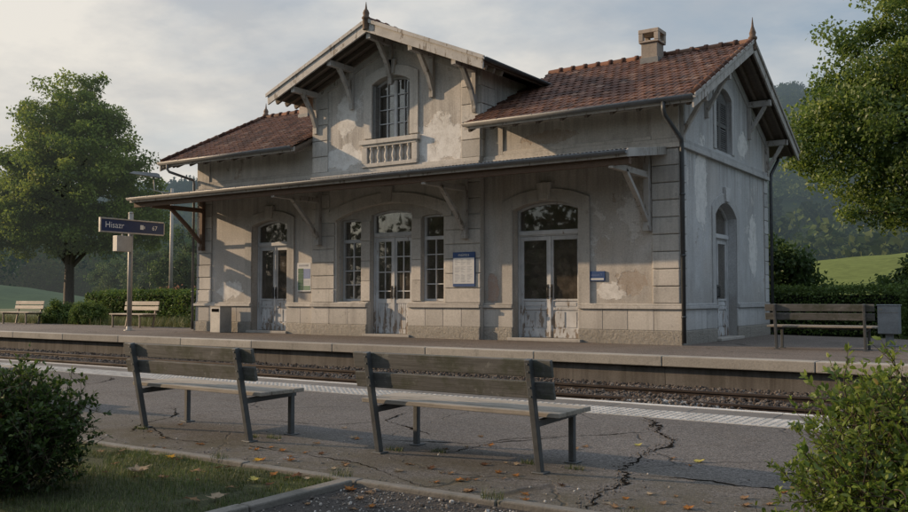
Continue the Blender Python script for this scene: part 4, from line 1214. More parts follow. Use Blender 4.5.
def make_tree(name, label, base, H, lobes, trunk_r, n_clump, per, lsize, mat, group=None, cat='tree', clump_r=(.5, .95), seed=1, limbs=14, parts=True, shell=.5, flat=.65, lean=(0, 0), trunk_top=.62):
    rs = random.Random(seed)
    t = thing(name, label, cat, base, 0, group)
    b = Vector(base)
    # clumps, kept toward the outside of the lobes
    vol = np.array([l[3]**2 for l in lobes]); vol = vol/vol.sum()
    C_ = []
    for i in range(n_clump):
        dx, dy, dz, rr = lobes[rng.choice(len(lobes), p=vol)]
        v = rdir(1)[0]
        q = rr*(shell + (1-shell)*rng.random()**.6)
        c = np.array([dx, dy, dz]) + v*q*np.array([1, 1, .92])
        C_.append(c)
    C_ = np.array(C_)
    cr = rng.uniform(*clump_r, n_clump)
    cen = np.array([0, 0, np.mean([l[2] for l in lobes])])
    N = n_clump*per
    idx = np.repeat(np.arange(n_clump), per)
    off = rdir(N)*(rng.random(N)**.45)[:, None]
    off[:, 2] *= flat
    pos = C_[idx] + off*cr[idx][:, None]
    out = pos - cen; out /= np.linalg.norm(out, axis=1, keepdims=True)+1e-6
    rnd = np.clip(.5*rng.random(n_clump)[idx] + .5*rng.random(N), 0, 1)
    ok = pos[:, 2] > .15
    pos, out, rnd = pos[ok], out[ok], rnd[ok]; N = len(pos)
    inst('crown', LEAF4[0], LEAF4[1], pos + np.array(base), leaf_rot(N, out), lsize*rng.uniform(.65, 1.3, N), rnd, mat, t)
    mb = MB()
    top = Vector((lean[0], lean[1], H*trunk_top))
    pts = [b + Vector((0, 0, -.15)), b + Vector((0, 0, .12*H*.3))]
    n = 7
    for i in range(1, n+1):
        f = i/n; pts.append(b + Vector((lean[0]*f + rs.uniform(-.05, .05)*H*.1, lean[1]*f + rs.uniform(-.05, .05)*H*.1, H*trunk_top*f + .1)))
    mb.tube(pts, [trunk_r*1.35, trunk_r*1.05] + [trunk_r*(1-.12*i) for i in range(n)], 10)
    for i in range(limbs):
        k = rs.randrange(3, len(pts)-1); s0 = pts[k]
        tgt = b + Vector(C_[rs.randrange(n_clump)])
        if tgt.z < s0.z: s0 = pts[3]
        mid = s0.lerp(tgt, .5) + Vector((rs.uniform(-.3, .3), rs.uniform(-.3, .3), .06*H*rs.random()))
        r0 = trunk_r*rs.uniform(.25, .5)
        mb.tube([s0, s0.lerp(mid, .5)+Vector((0, 0, .02*H)), mid, mid.lerp(tgt, .6), tgt], [r0, r0*.8, r0*.55, r0*.35, r0*.12], 6, cap=False)
        for q in range(2):
            tg = b + Vector(C_[rs.randrange(n_clump)])
            if (tg - mid).length < H*.3: mb.tube([mid, mid.lerp(tg, .5)+Vector((0, 0, .1)), tg], [r0*.4, r0*.25, r0*.08], 5, cap=False)
    mb.build('trunk', M['bark'], t)
    return t

GZ = .28
# the big tree on the left, 60 m away
make_tree('broadleaf_tree', 'tall round-crowned broadleaf tree with bare trunk behind the round bushes', (-48.2, 17.0, GZ), 16.4,
    [(0, 0, 8.6, 4.4), (-2.2, -.8, 7.2, 3.3), (2.8, .8, 6.9, 3.1), (.2, 0, 12.2, 3.2), (-1.8, -.3, 10.8, 3.1), (2.5, .4, 9.8, 3.0), (-3.6, -2.0, 8.6, 2.5), (4.0, 2.4, 8.4, 2.3), (-.6, -1, 5.6, 2.6), (0, .2, 14.4, 2.4), (-1.6, -.6, 12.8, 2.3), (1.6, .8, 12.8, 2.2), (3.4, 2.2, 5.6, 2.0), (-3.4, -2.2, 5.6, 2.1), (4.4, 3.0, 6.6, 1.7), (-4.2, -2.8, 7.0, 1.8)],
    .34, 400, 230, .225, M['leaf_left'], seed=3, limbs=30, shell=.4, clump_r=(.6, 1.15))
# the tree on the right, its trunk beyond the frame
make_tree('broadleaf_tree', 'large broadleaf tree overhanging the hedges beyond the end wall', (4.6, 15.2, GZ), 13.5,
    [(0, 0, 7.4, 4.1), (-2.7, -1.6, 6.3, 2.9), (-2.0, -.9, 9.0, 2.9), (1.5, .5, 9.8, 3.0), (-3.2, -2.1, 5.0, 2.2), (-1.0, -1.8, 4.9, 2.2), (2.6, 1, 6.6, 2.8), (1.2, -.6, 5.0, 2.4), (-.4, 0, 11.2, 2.5), (-3.0, -2.0, 8.0, 2.1), (.5, -1.5, 4.4, 1.7), (-1.6, -1.2, 10.6, 2.0), (-3.8, -2.5, 6.3, 1.6)],
    .3, 430, 250, .145, M['leaf_right'], seed=8, limbs=26, shell=.4, clump_r=(.45, .95))

def bushy(name, label, base, lobes, n_clump, per, lsize, mat, group=None, cat='shrub', cr=(.3, .6), stems=5):
    t = thing(name, label, cat, base, 0, group); b = np.array(base)
    vol = np.array([l[3]**2 for l in lobes]); vol = vol/vol.sum(); C_ = []
    for i in range(n_clump):
        dx, dy, dz, rr = lobes[rng.choice(len(lobes), p=vol)]
        C_.append(np.array([dx, dy, dz]) + rdir(1)[0]*rr*(.35+.65*rng.random()**.5))
    C_ = np.array(C_); c_r = rng.uniform(*cr, n_clump); N = n_clump*per; idx = np.repeat(np.arange(n_clump), per)
    pos = C_[idx] + rdir(N)*(rng.random(N)**.5)[:, None]*c_r[idx][:, None]
    rnd = .5*rng.random(n_clump)[idx] + .5*rng.random(N)
    ok = pos[:, 2] > .02; pos, rnd = pos[ok], rnd[ok]; N = len(pos)
    out = pos.copy(); out[:, 2] -= .3; out /= np.linalg.norm(out, axis=1, keepdims=True)+1e-6
    inst('foliage', LEAF4[0], LEAF4[1], pos+b, leaf_rot(N, out), lsize*rng.uniform(.6, 1.35, N), rnd, mat, t)
    mb = MB(); bv = Vector(base)
    for i in range(stems):
        tg = Vector(C_[rng.integers(n_clump)])
        mb.tube([bv+Vector((tg.x*.1, tg.y*.1, -.1)), bv+tg*.5+Vector((0, 0, .05)), bv+tg*.95], [.05*lobes[0][3], .03*lobes[0][3], .01], 5)
    mb.build('stem', M['bark'], t)
    return t

def hedge(name, label, x0, x1, y0, y1, h, n, lsize, mat, wob=.08):
    t = thing(name, label, 'hedge', ((x0+x1)/2, (y0+y1)/2, GZ))
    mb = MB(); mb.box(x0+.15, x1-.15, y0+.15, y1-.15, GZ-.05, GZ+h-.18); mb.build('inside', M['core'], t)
    A = np.array([(x1-x0)*h, (x1-x0)*(y1-y0), (y1-y0)*h, (y1-y0)*h, (x1-x0)*h*.3]); A = A/A.sum()
    f = rng.choice(5, n, p=A); u = rng.random(n); v = rng.random(n); pos = np.zeros((n, 3)); out = np.zeros((n, 3))
    X = x0+(x1-x0)*u; Y = y0+(y1-y0)*v; Z = GZ+h*v
    m = f == 0; pos[m] = np.stack([X, np.full(n, y0), Z], 1)[m]; out[m] = (0, -1, 0)
    m = f == 1; pos[m] = np.stack([X, Y, np.full(n, GZ+h)], 1)[m]; out[m] = (0, 0, 1)
    Yu = y0+(y1-y0)*u
    m = f == 2; pos[m] = np.stack([np.full(n, x1), Yu, Z], 1)[m]; out[m] = (1, 0, 0)
    m = f == 3; pos[m] = np.stack([np.full(n, x0), Yu, Z], 1)[m]; out[m] = (-1, 0, 0)
    m = f == 4; pos[m] = np.stack([X, np.full(n, y1), Z], 1)[m]; out[m] = (0, 1, 0)
    c = np.array([(x0+x1)/2, (y0+y1)/2, GZ+h/2]); half = np.array([(x1-x0)/2, (y1-y0)/2, h/2])
    q = np.abs((pos-c)/half); rr = np.maximum(0, np.sort(q, axis=1)[:, 1:2]-.8)
    pos -= np.sign(pos-c)*rr*.35*np.array([1, 1, 1])
    bump = np.array([noise.noise(Vector(p_)*1.3)+.5*noise.noise(Vector(p_)*3.5) for p_ in pos])
    pos += out*(bump[:, None]*wob + rng.normal(0, .045, (n, 1)))
    inst('foliage', LEAF4[0], LEAF4[1], pos, leaf_rot(n, out*1.3), lsize*rng.uniform(.6, 1.3, n), np.clip(.5+.5*bump, 0, 1)*.5+.5*rng.random(n), mat, t)
    return t

hedge('clipped_hedge', 'long clipped hedge behind the pale benches and station sign', -31.6, -19.2, 7.0, 8.6, 1.36, 20000, .11, M['leaf_hedge'])
hedge('clipped_hedge', 'clipped hedge between the end wall and the taller dark hedge', -1.6, 4.5, 8.2, 9.4, 1.34, 14000, .085, M['leaf_hedge'])
hedge('clipped_hedge', 'taller dark hedge directly behind the blue-grey metal bin', 3.3, 13.5, 6.6, 8.0, 1.5, 17000, .085, M['leaf_hedge'], .12)
bushy('round_bush', 'round clipped bush beside the far left bench', (-25.75, 2.0, GZ), [(0, 0, .48, .50), (.25, .1, .40, .48), (-.25, 0, .38, .46)], 110, 110, .065, M['leaf_hedge'], 'round bushes by the platform', cr=(.12, .2))
bushy('round_bush', 'round clipped bush nearer the station sign post', (-23.9, 2.0, GZ), [(0, 0, .46, .52), (.35, .1, .38, .5), (-.3, 0, .4, .48)], 120, 110, .065, M['leaf_hedge'], 'round bushes by the platform', cr=(.12, .2))
bushy('flowering_shrub', 'loose shrub with faded pink blossom above the left hedge', (-29.4, 10.3, GZ), [(0, 0, 1.1, .55), (1.3, .3, 1.05, .55), (-1.2, 0, 1.0, .5)], 50, 40, .10, M['blossom'], cr=(.15, .35))
bushy('wild_shrub', 'small straggling shrub in the long grass between the far bench and the building', (-18.8, 2.6, GZ), [(0, 0, .4, .4), (.3, 0, .3, .3)], 26, 28, .07, M['leaf_mid'], cr=(.1, .2))
# trees further back, each its own
BT = [(-56, 29.5, 6.4, 3.2, 'light green bushy tree between the big tree and the lamp post', 'leaf_mid'),
      (-62.8, 30.9, 4.6, 3.2, 'low bushy tree behind the hedge under the big tree', 'leaf_mid'),
      (-45.2, 24.2, 6.6, 2.9, 'bushy tree between the lamp post and the left corner of the building', 'leaf_mid'),
      (-5.2, 18.5, 5.3, 3.2, 'dark bushy tree right behind the rear corner of the building', 'leaf_midr'),
      (-2.6, 17.5, 3.3, 2.3, 'lower dark tree right of the one behind the rear corner', 'leaf_midr'),
      (2.4, 20, 2.9, 1.7, 'low hedgerow bush under the right broadleaf tree', 'leaf_midr')]
for i, (x, y, h, r_, lab, mt) in enumerate(BT):
    lob = [(0, 0, h*.55, r_*.62), (r_*.45, .3, h*.42, r_*.5), (-r_*.45, -.2, h*.45, r_*.52), (.1, 0, h*.76, r_*.42), (r_*.2, -.4, h*.26, r_*.5), (-r_*.3, .3, h*.24, r_*.45)]
    make_tree('bushy_tree', lab, (x, y, GZ), h, lob, .13, 100, 95, .2, M[mt], 'bushy trees behind the hedges', seed=20+i, limbs=8, clump_r=(.35, .75), trunk_top=.6)

# ---- close bushes with real twigs
def twig_bush(name, label, base, spread, H, n_main, mat, lsize, dark, seed, russet=0, lean=(0, 0)):
    rs = np.random.default_rng(seed)
    t = thing(name, label, 'bush', base)
    b = np.array(base); mb = MB(); LP, LD, LN, LR = [], [], [], []
    def grow(p, d, L, r, depth):
        n = max(4, int(L/.06)); pts = [p.copy()]; d = d/np.linalg.norm(d)
        for i in range(n):
            d = d + rs.normal(0, .16, 3) + np.array([0, 0, .035]); d /= np.linalg.norm(d)
            p = p + d*L/n; pts.append(p.copy())
            fr = (i+1)/n
            if depth < 2 and fr > .25 and rs.random() < (.85 if depth == 0 else .5):
                sd_ = d*.6 + rs.normal(0, .65, 3); sd_[2] += .12
                grow(p.copy(), sd_, L*rs.uniform(.28, .5)*(1.15-fr*.5), r*.55, depth+1)
            if fr > (.45 if depth == 0 else .1):
                for s in (-1, 1):
                    side = np.cross(d, rs.normal(0, 1, 3)); side /= np.linalg.norm(side)+1e-6
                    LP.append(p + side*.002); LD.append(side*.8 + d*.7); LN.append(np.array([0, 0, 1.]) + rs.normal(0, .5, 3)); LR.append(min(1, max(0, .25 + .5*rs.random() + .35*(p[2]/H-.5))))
        LP.append(p); LD.append(d); LN.append(np.array([0, 0, 1.]) + rs.normal(0, .5, 3)); LR.append(min(1, .55+.45*rs.random()))
        mb.tube([b+q for q in pts], [r*(1-.75*i/n) for i in range(n+1)], 5, cap=False)
    for k in range(n_main):
        a = rs.uniform(0, 2*math.pi); q = rs.random()**.6
        p0 = np.array([math.cos(a)*.14*rs.random(), math.sin(a)*.14*rs.random(), -.02])
        d = np.array([math.cos(a)*q*spread*1.05 + lean[0], math.sin(a)*q*spread*1.05 + lean[1], H*(1.03-.62*q)])
        L = np.linalg.norm(d)*rs.uniform(.85, 1.0)
        grow(p0, d, L, .0075, 0)
    mb.build('stem', M['twig'], t)
    LP, LD, LN, LR = map(np.array, (LP, LD, LN, LR)); N = len(LP)
    LP[:, 2] = np.maximum(LP[:, 2], .01)
    red = (rs.random(N) < .0) 
    if russet:
        cent = LP[rs.choice(N, russet)]
        for c in cent: red |= (np.linalg.norm(LP-c, axis=1) < .045)
    g_ = ~red
    inst('foliage', LEAF6[0], LEAF6[1], LP[g_]+b, frames(LD[g_], LN[g_]), lsize*rs.uniform(.45, 1.4, g_.sum()), LR[g_], mat, t, smooth=True)
    if red.sum(): inst('russet_leaves', LEAF6[0], LEAF6[1], LP[red]+b, frames(LD[red], LN[red]), lsize*rs.uniform(.7, 1.2, red.sum()), rs.random(red.sum()), M['leaf_red'], t, smooth=True)
    return N
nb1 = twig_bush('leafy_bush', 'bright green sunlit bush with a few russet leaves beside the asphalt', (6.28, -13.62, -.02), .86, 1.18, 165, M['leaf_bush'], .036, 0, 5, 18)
nb2 = twig_bush('leafy_bush', 'dark green bush growing on the small lawn', (.42, -15.02, -.02), .57, .98, 150, M['leaf_bushdark'], .036, 1, 6, 7)

# ---- hills and far woods
def hill(name, dep, lat, sd_, sl_, h, mat, forest=None, nf=0, fs=9., base=.0, mid=None, seed=0, nx=70, ny=26):
    """a broad rise of ground, its crest 'dep' metres north-west of the station and 'lat' to the side"""
    f = Vector((-.559, .829, 0)); s = Vector((.829, .559, 0)); c0 = Vector((CAM.x, CAM.y, 0)) + f*dep + s*lat
    def hz(a, d_):
        z = h*math.exp(-.5*(a/sl_)**2 - .5*(d_/sd_)**2)
        return z*(1 + .16*noise.noise(Vector((a/sl_*1.6+seed, d_/sd_*1.2, seed))) + .05*noise.noise(Vector((a/sl_*6+seed, d_/sd_*4, seed)))) - h*.02 + .2
    mb = MB(); vs = []
    for j in range(ny+1):
        for i in range(nx+1):
            a = (i/nx*2-1)*sl_*2.6; d_ = (j/ny*2-1)*sd_*2.6
            p = c0 + s*a + f*d_; vs.append((p.x, p.y, max(hz(a, d_), -.5 if math.exp(-.5*(a/sl_)**2-.5*(d_/sd_)**2) < .03 else .0)))
    mb.add(vs, [(j*(nx+1)+i, j*(nx+1)+i+1, (j+1)*(nx+1)+i+1, (j+1)*(nx+1)+i) for j in range(ny) for i in range(nx)], .5, True)
    mb.build(name, mat, kind='structure')
    if nf:
        P_ = []; S_ = []; Rn = []
        for k in range(nf):
            a = rng.uniform(-1.7, 1.7)*sl_; d_ = rng.uniform(-2.45, .35)*sd_
            z = hz(a, d_)
            if mid is not None and not mid(a/sl_, d_/sd_): continue
            p = c0 + s*a + f*d_; r_ = fs*rng.uniform(.6, 1.2)
            m = 100
            v = rdir(m); v[:, 2] = np.abs(v[:, 2])
            P_.append(np.array([p.x, p.y, z]) + v*np.array([r_*.55, r_*.55, r_])*rng.uniform(.6, 1.05, (m, 1))); S_.append(np.full(m, r_*.25)*rng.uniform(.5, 1.2, m)); Rn.append(.6*rng.random()+.4*rng.random(m))
        P_ = np.concatenate(P_); S_ = np.concatenate(S_); Rn = np.concatenate(Rn)
        inst('forest', LEAF4[0], LEAF4[1], P_, leaf_rot(len(P_)), np.stack([S_, S_*1.3, S_], 1), Rn, forest, kind='stuff')
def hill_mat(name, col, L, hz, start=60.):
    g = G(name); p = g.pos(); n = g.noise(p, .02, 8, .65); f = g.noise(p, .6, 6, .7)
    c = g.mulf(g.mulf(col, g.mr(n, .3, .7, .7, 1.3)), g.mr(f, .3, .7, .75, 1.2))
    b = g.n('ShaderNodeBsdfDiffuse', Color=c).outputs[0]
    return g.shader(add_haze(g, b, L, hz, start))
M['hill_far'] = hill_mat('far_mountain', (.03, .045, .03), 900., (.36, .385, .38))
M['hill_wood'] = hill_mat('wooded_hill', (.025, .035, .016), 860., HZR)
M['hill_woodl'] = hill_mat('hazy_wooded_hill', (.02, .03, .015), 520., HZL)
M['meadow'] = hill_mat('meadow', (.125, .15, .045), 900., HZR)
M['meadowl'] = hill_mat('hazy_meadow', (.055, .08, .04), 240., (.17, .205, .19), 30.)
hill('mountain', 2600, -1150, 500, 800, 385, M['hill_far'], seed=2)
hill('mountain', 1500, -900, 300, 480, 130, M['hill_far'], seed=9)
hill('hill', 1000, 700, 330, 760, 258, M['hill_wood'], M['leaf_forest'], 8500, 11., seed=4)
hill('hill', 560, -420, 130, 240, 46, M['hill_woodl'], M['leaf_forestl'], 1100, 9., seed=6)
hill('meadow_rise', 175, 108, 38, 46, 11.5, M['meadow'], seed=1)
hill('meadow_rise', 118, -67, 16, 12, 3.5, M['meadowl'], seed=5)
# the line of woods in front of the hills
def wood_line(name, pts, n, hgt, mat, dens=110):
    P_ = []; S_ = []; Rn = []
    for k in range(n):
        f = rng.random()*(len(pts)-1); i = int(f); a = np.array(pts[i]); b = np.array(pts[i+1]); q = a+(b-a)*(f-i) + rng.normal(0, 3.5, 2)
        r_ = hgt*rng.uniform(.6, 1.1); m = dens; v = rdir(m); v[:, 2] = np.abs(v[:, 2])
        P_.append(np.array([q[0], q[1], .3]) + v*np.array([r_*.45, r_*.45, r_])*rng.uniform(.5, 1.05, (m, 1))); S_.append(np.full(m, r_*1.78/math.sqrt(m))*rng.uniform(.5, 1.2, m)); Rn.append(.5*rng.random()+.5*rng.random(m))
    P_ = np.concatenate(P_)
    inst(name, LEAF4[0], LEAF4[1], P_, leaf_rot(len(P_)), np.concatenate(S_), np.concatenate(Rn), mat, kind='stuff')
wood_line('woods', [(-150, 20), (-130, 60), (-105, 88), (-80, 110)], 90, 9.5, M['leaf_forestl'], 500)
wood_line('rear_woods', [(-48, 106), (-38, 110), (-31, 114)], 34, 9.0, M['leaf_forest'], 700)
wood_line('opposite_woods', [(-130, -52), (-90, -46), (-50, -50), (-20, -46), (10, -52), (45, -48)], 150, 10.5, M['leaf_forestl'], 320)
# ------------------------------------------------------------------ benches
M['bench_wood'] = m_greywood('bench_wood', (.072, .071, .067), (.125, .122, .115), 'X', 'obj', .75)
M['bench_seat_lit'] = m_greywood('bench_seat_lit_wood', (.24, .212, .178), (.34, .305, .258), 'X', 'obj', .25)  # paler copy of the bench wood, light on the seats in the colour
M['bench_iron'] = m_metal('bench_iron', (.085, .09, .092), .55, .35, .45, 'obj')
M['pale_wood'] = m_greywood('pale_bench_wood', (.42, .36, .29), (.52, .45, .36), 'X', 'obj', .15)
M['pale_iron'] = m_metal('pale_bench_iron', (.16, .14, .12), .55, .3, .3, 'obj')
def make_bench(label, loc, rotz, wood, seat, iron, L=1.96, legx=.80, group='slatted station benches'):
    t = thing('bench', label, 'bench', (0, 0, 0), 0, group)
    top = Vector((0, -.47, .885)); bot = Vector((0, -.29, 0.012))
    def up(z): return bot.lerp(top, (z-bot.z)/(top.z-bot.z))
    for s in (-1, 1):
        x = s*legx
        mb = MB(); mb.beam(bot+Vector((x, 0, 0)), top+Vector((x, 0, 0)), .05, .055, (0, 1, 0)); mb.box(x-.05, x+.06, -.345, -.235, 0, .012); mb.build('rear_leg', iron, t, bevel=.005)
        mb = MB(); mb.box(x-.024, x+.024, .225, .275, .012, .405); mb.box(x-.045, x+.06, .19, .31, 0, .012); mb.build('front_leg', iron, t, bevel=.005)
        mb = MB(); mb.beam((x, -.345, .385), (x, .30, .405), .045, .05); mb.build('seat_support', iron, t, bevel=.004)
        mb = MB()
        for z in (.60, .67, .79, .85): p = up(z); mb.tube([(x, p.y-.034, p.z), (x, p.y-.028, p.z)], .009, 8)
        mb.build('bolts', iron, t)
    ang = math.atan2(top.y-bot.y, top.z-bot.z)
    for zc in (.815, .645):
        p = up(zc) + Vector((0, .046, 0)); mb = MB()
        Mx = Matrix.Translation((random.uniform(-.012, .012), p.y, p.z)) @ Matrix.Rotation(-ang, 4, 'X')
        mb.mbox(Mx, L, .036, .135); mb.build('back_plank', wood, t, bevel=.006)
    for i, y in enumerate((-.255, -.105, .045, .195)):
        mb = MB(); dx = random.uniform(-.015, .015)
        mb.box(-L/2+dx, L/2+dx, y-.068, y+.068, .432+random.uniform(-.002, .002), .470); mb.build('seat_plank', seat, t, bevel=.006)
    mb = MB(); mb.box(-legx, legx, .02, .05, .39, .408); mb.build('tie_bar', iron, t)
    t.location = loc; t.rotation_euler = (0, 0, rotz)
    return t
bn = make_bench('weathered slatted bench on the asphalt beside the widest crack', (2.55, -12.09, 0), R(-.6), M['bench_wood'], M['bench_seat_lit'], M['bench_iron'])
dup(bn, (-.46, -12.25, 0), R(-1.5), 'weathered slatted bench on the asphalt beside the lawn and dark bush')
dup(bn, (-5.3, -12.25, 0), R(1.0), 'weathered slatted bench standing farthest along the near platform')
dup(bn, (2.82, .02, P), R(3), 'shaded slatted bench between the end wall and the metal bin')
pb = make_bench('pale wooden bench farthest from the building, beside the round bushes', (-27.0, 1.2, P), R(184), M['pale_wood'], M['pale_wood'], M['pale_iron'], 1.75, .7, 'pale benches at the left end of the platform')
dup(pb, (-19.75, .95, P), R(182), 'pale wooden bench between the station sign post and the building')

# ------------------------------------------------------------------ text
def text_mesh(parent, name, body, size, fmap, mat, align='LEFT', spacing=1.0):
    cu = bpy.data.curves.new('t', 'FONT'); cu.body = body; cu.size = size; cu.align_x = align; cu.space_character = spacing; cu.resolution_u = 3
    ob = bpy.data.objects.new('t', cu); COL.objects.link(ob)
    dg = bpy.context.evaluated_depsgraph_get(); me = bpy.data.meshes.new_from_object(ob.evaluated_get(dg))
    mb = MB(); mb.add([fmap(v.co.x, v.co.y) for v in me.vertices], [tuple(p.vertices) for p in me.polygons], .5)
    bpy.data.objects.remove(ob); bpy.data.curves.remove(cu); bpy.data.meshes.remove(me)
    return mb.build(name, mat, parent)
M['sign_blue'] = m_plain('sign_blue', (.018, .034, .09), .45, .12)
M['sign_white'] = m_plain('sign_white', (.62, .62, .60), .5, .08)
M['sign_frame'] = m_metal('sign_frame', (.36, .35, .33), .5, .4, .2)
M['post_grey'] = m_metal('post_grey', (.30, .285, .26), .55, .35, .35)
M['poster_blue'] = m_plain('poster_blue', (.03, .07, .19), .5, .1)
M['poster_lilac'] = m_plain('poster_lilac', (.17, .22, .38), .5, .15, 30)
M['poster_white'] = m_plain('poster_white', (.50, .52, .54), .45, .08)
M['poster_green'] = m_plain('poster_green', (.035, .10, .06), .5, .3, 12)
M['poster_green2'] = m_plain('poster_green_pale', (.14, .23, .16), .5, .2, 12)
M['ink'] = m_plain('print_ink', (.27, .29, .34), .6)
M['box_grey'] = m_metal('grey_box', (.36, .355, .34), .5, .3, .2)
M['box_side'] = m_metal('grey_box_side', (.24, .225, .20), .55, .3, .25)
M['bin_grey'] = m_metal('bin_grey', (.20, .215, .225), .5, .35, .2)

# station sign across the platform on a post
SX, SY = -17.25, -1.0
sg = thing('station_sign', 'blue station name sign on a tall grey post with loudspeaker box', 'sign', (SX, SY, P))
mb = MB(); mb.tube([(SX, SY, P), (SX, SY, P+3.62)], .075, 14); mb.lathe((SX, SY, P), [(.16, 0), (.16, .02), (.09, .03), (.09, .12), (.076, .13)], 14); mb.lathe((SX, SY, P+3.62), [(.076, 0), (.08, .02), (.05, .05), (0, .055)], 14)
mb.build('pole', M['post_grey'], sg)
sy0, sy1 = SY-1.18, SY+1.12
mb = MB(); mb.box(SX+.08, SX+.14, sy0+.04, sy1, P+3.02, P+3.38); mb.build('panel', M['sign_blue'], sg)
mb = MB(); mb.box(SX+.07, SX+.155, sy0, sy1, P+3.381, P+3.42); mb.box(SX+.07, SX+.155, sy0, sy1, P+2.98, P+3.019); mb.box(SX+.07, SX+.155, sy0-.0, sy0+.039, P+3.02, P+3.38); mb.box(SX+.07, SX+.155, sy1+.001, sy1+.03, P+3.02, P+3.38); mb.build('frame', M['sign_frame'], sg, bevel=.004)
fs = lambda u, v: (SX+.144, sy0+.17+u, P+3.13+v)
text_mesh(sg, 'lettering', 'Hisazr', .26, fs, M['sign_white'])
mb = MB(); mb.box(SX+.1405, SX+.146, sy0+1.42, sy0+1.54, P+3.13, P+3.27); mb.box(SX+.1405, SX+.146, sy0+1.56, sy0+1.59, P+3.16, P+3.24); mb.build('pictogram', M['sign_white'], sg)
text_mesh(sg, 'lettering', '67', .20, lambda u, v: (SX+.144, sy0+1.86+u, P+3.13+v), M['sign_white'])
mb = MB(); mb.box(SX-.02, SX+.20, SY-.62, SY-.10, P+2.42, P+2.90); mb.tube([(SX+.09, SY-.36, P+2.90), (SX+.09, SY-.36, P+2.96)], .03, 8)
lb = mb.build('loudspeaker_box', M['box_grey'], sg, bevel=.015)
mb = MB(); mb.box(SX-.03, SX+.03, SY-.10, SY-.07, P+2.5, P+2.8); mb.build('bracket', M['post_grey'], lb)

# lamp post
LX, LY = -28.2, 9.3
lp = thing('lamp_post', 'tall slim street lamp with a flat head behind the left hedge', 'lamp post', (LX, LY, GZ))
f2 = Vector((-.83, -.56, 0))
mb = MB(); mb.tube([(LX, LY, GZ), (LX, LY, GZ+3.2), (LX, LY, GZ+6.25)], [.10, .085, .07], 10); mb.build('pole', M['post_grey'], lp)
e = Vector((LX, LY, GZ+6.05))
mb = MB(); mb.tube([e, e+f2*.5+Vector((0, 0, .02)), e+f2*.85+Vector((0, 0, .12)), e+f2*.88+Vector((0, 0, .75))], .035, 8); mb.tube([e+Vector((0, 0, -.35)), e+f2*.5], .02, 6); mb.build('arm', M['post_grey'], lp)
mb = MB(); c = e+f2*1.25+Vector((0, 0, .85)); a = math.atan2(f2.y, f2.x)
Mx = Matrix.Translation(c) @ Matrix.Rotation(a, 4, 'Z') @ Matrix.Rotation(R(-8), 4, 'Y')
vs = [Mx @ Vector(p) for p in [(-.66, -.24, -.06), (-.66, .24, -.06), (.76, .2, -.05), (.76, -.2, -.05), (-.56, -.16, .15), (-.56, .16, .15), (.58, .12, .08), (.58, -.12, .08)]]
mb.add(vs, [(0,1,2,3), (4,7,6,5), (0,4,5,1), (1,5,6,2), (2,6,7,3), (3,7,4,0)]); hd = mb.build('lamp_head', M['zinc'], lp, bevel=.02)
mb = MB(); mb.mbox(Mx @ Matrix.Translation((.1, 0, -.058)), .8, .2, .014); mb.build('lens', M['sign_white'], hd)

# notice boards and plates on the walls
def board(name, label, t0, t1, h0, h1, y):
    t = thing(name, label, 'notice board', (-(t0+t1)/2, y, P+h0), 0)
    return t
t0, t1, h0, h1, y = 5.06, 5.70, 1.28, 2.12, BF-.038
nb = board('timetable_board', 'white timetable board with blue header on the stone bay', t0, t1, h0, h1, y)
mb = MB(); mb.box(-t1, -t0, y-.03, y, P+h0, P+h1); mb.build('backing', M['poster_blue'], nb, bevel=.004)
mb = MB(); mb.box(-t1+.015, -t0-.015, y-.034, y-.031, P+h0+.07, P+h1-.14); mb.build('sheet', M['poster_white'], nb)
text_mesh(nb, 'header_lettering', 'maintcs', .105, lambda u, v: (-(t0+t1)/2+u, y-.034, P+h1-.10+v), M['sign_white'], 'CENTER')
mb = MB()
rs = random.Random(4)
for k in range(19):
    hh = P+h1-.19-k*.03
    if k in (5, 11): continue
    x = -t1+.06
    for q in range(3):
        L = rs.uniform(.06, .16)
        if x+L < -t0-.05: mb.box(x, x+L, y-.036, y-.0345, hh, hh+.011)
        x += .18
mb.build('printed_lines', M['ink'], nb)
t0, t1, h0, h1, y = 10.56, 11.08, 1.18, 1.98, -.02
nb = board('information_board', 'white information board with green and lilac panels', t0, t1, h0, h1, y)
mb = MB(); mb.box(-t1, -t0, y-.035, y, P+h0, P+h1); mb.build('backing', M['poster_white'], nb, bevel=.005)
mb = MB()
for k in range(4): mb.box(-t1+.04, -t1+.235, y-.040, y-.036, P+h0+.04+k*.152, P+h0+.185+k*.152)
mb.build('green_panel', M['poster_green'], nb)
mb = MB(); mb.box(-t1+.255, -t0-.03, y-.040, y-.036, P+h0+.36, P+h1-.17); mb.build('lilac_panel', M['poster_lilac'], nb)
mb = MB(); mb.box(-t1+.255, -t0-.03, y-.040, y-.036, P+h0+.04, P+h0+.16); mb.build('pale_green_panel', M['poster_green2'], nb)
mb = MB(); mb.box(-t1+.06, -t1+.42, y-.038, y-.036, P+h1-.10, P+h1-.05)
for k in range(4): mb.box(-t1+.27, -t0-.05, y-.038, y-.036, P+h0+.2+k*.035, P+h0+.21+k*.035)
mb.build('printed_lines', M['ink'], nb)
t0, t1, h0, h1, y = 1.74, 2.10, 1.38, 1.60, -.004
nb = board('door_sign', 'small blue wall sign with a white strip beside a door', t0, t1, h0, h1, y)
mb = MB(); mb.box(-t1, -t0, y-.03, y, P+h0, P+h1); mb.build('plate', M['poster_blue'], nb, bevel=.004)
mb = MB(); mb.box(-t1+.02, -t0-.02, y-.034, y-.031, P+h0+.02, P+h0+.065); mb.build('strip', M['poster_white'], nb)
text_mesh(nb, 'lettering', 'voncors T', .065, lambda u, v: (-t1+.03+u, y-.033, P+h0+.115+v), M['poster_lilac'])

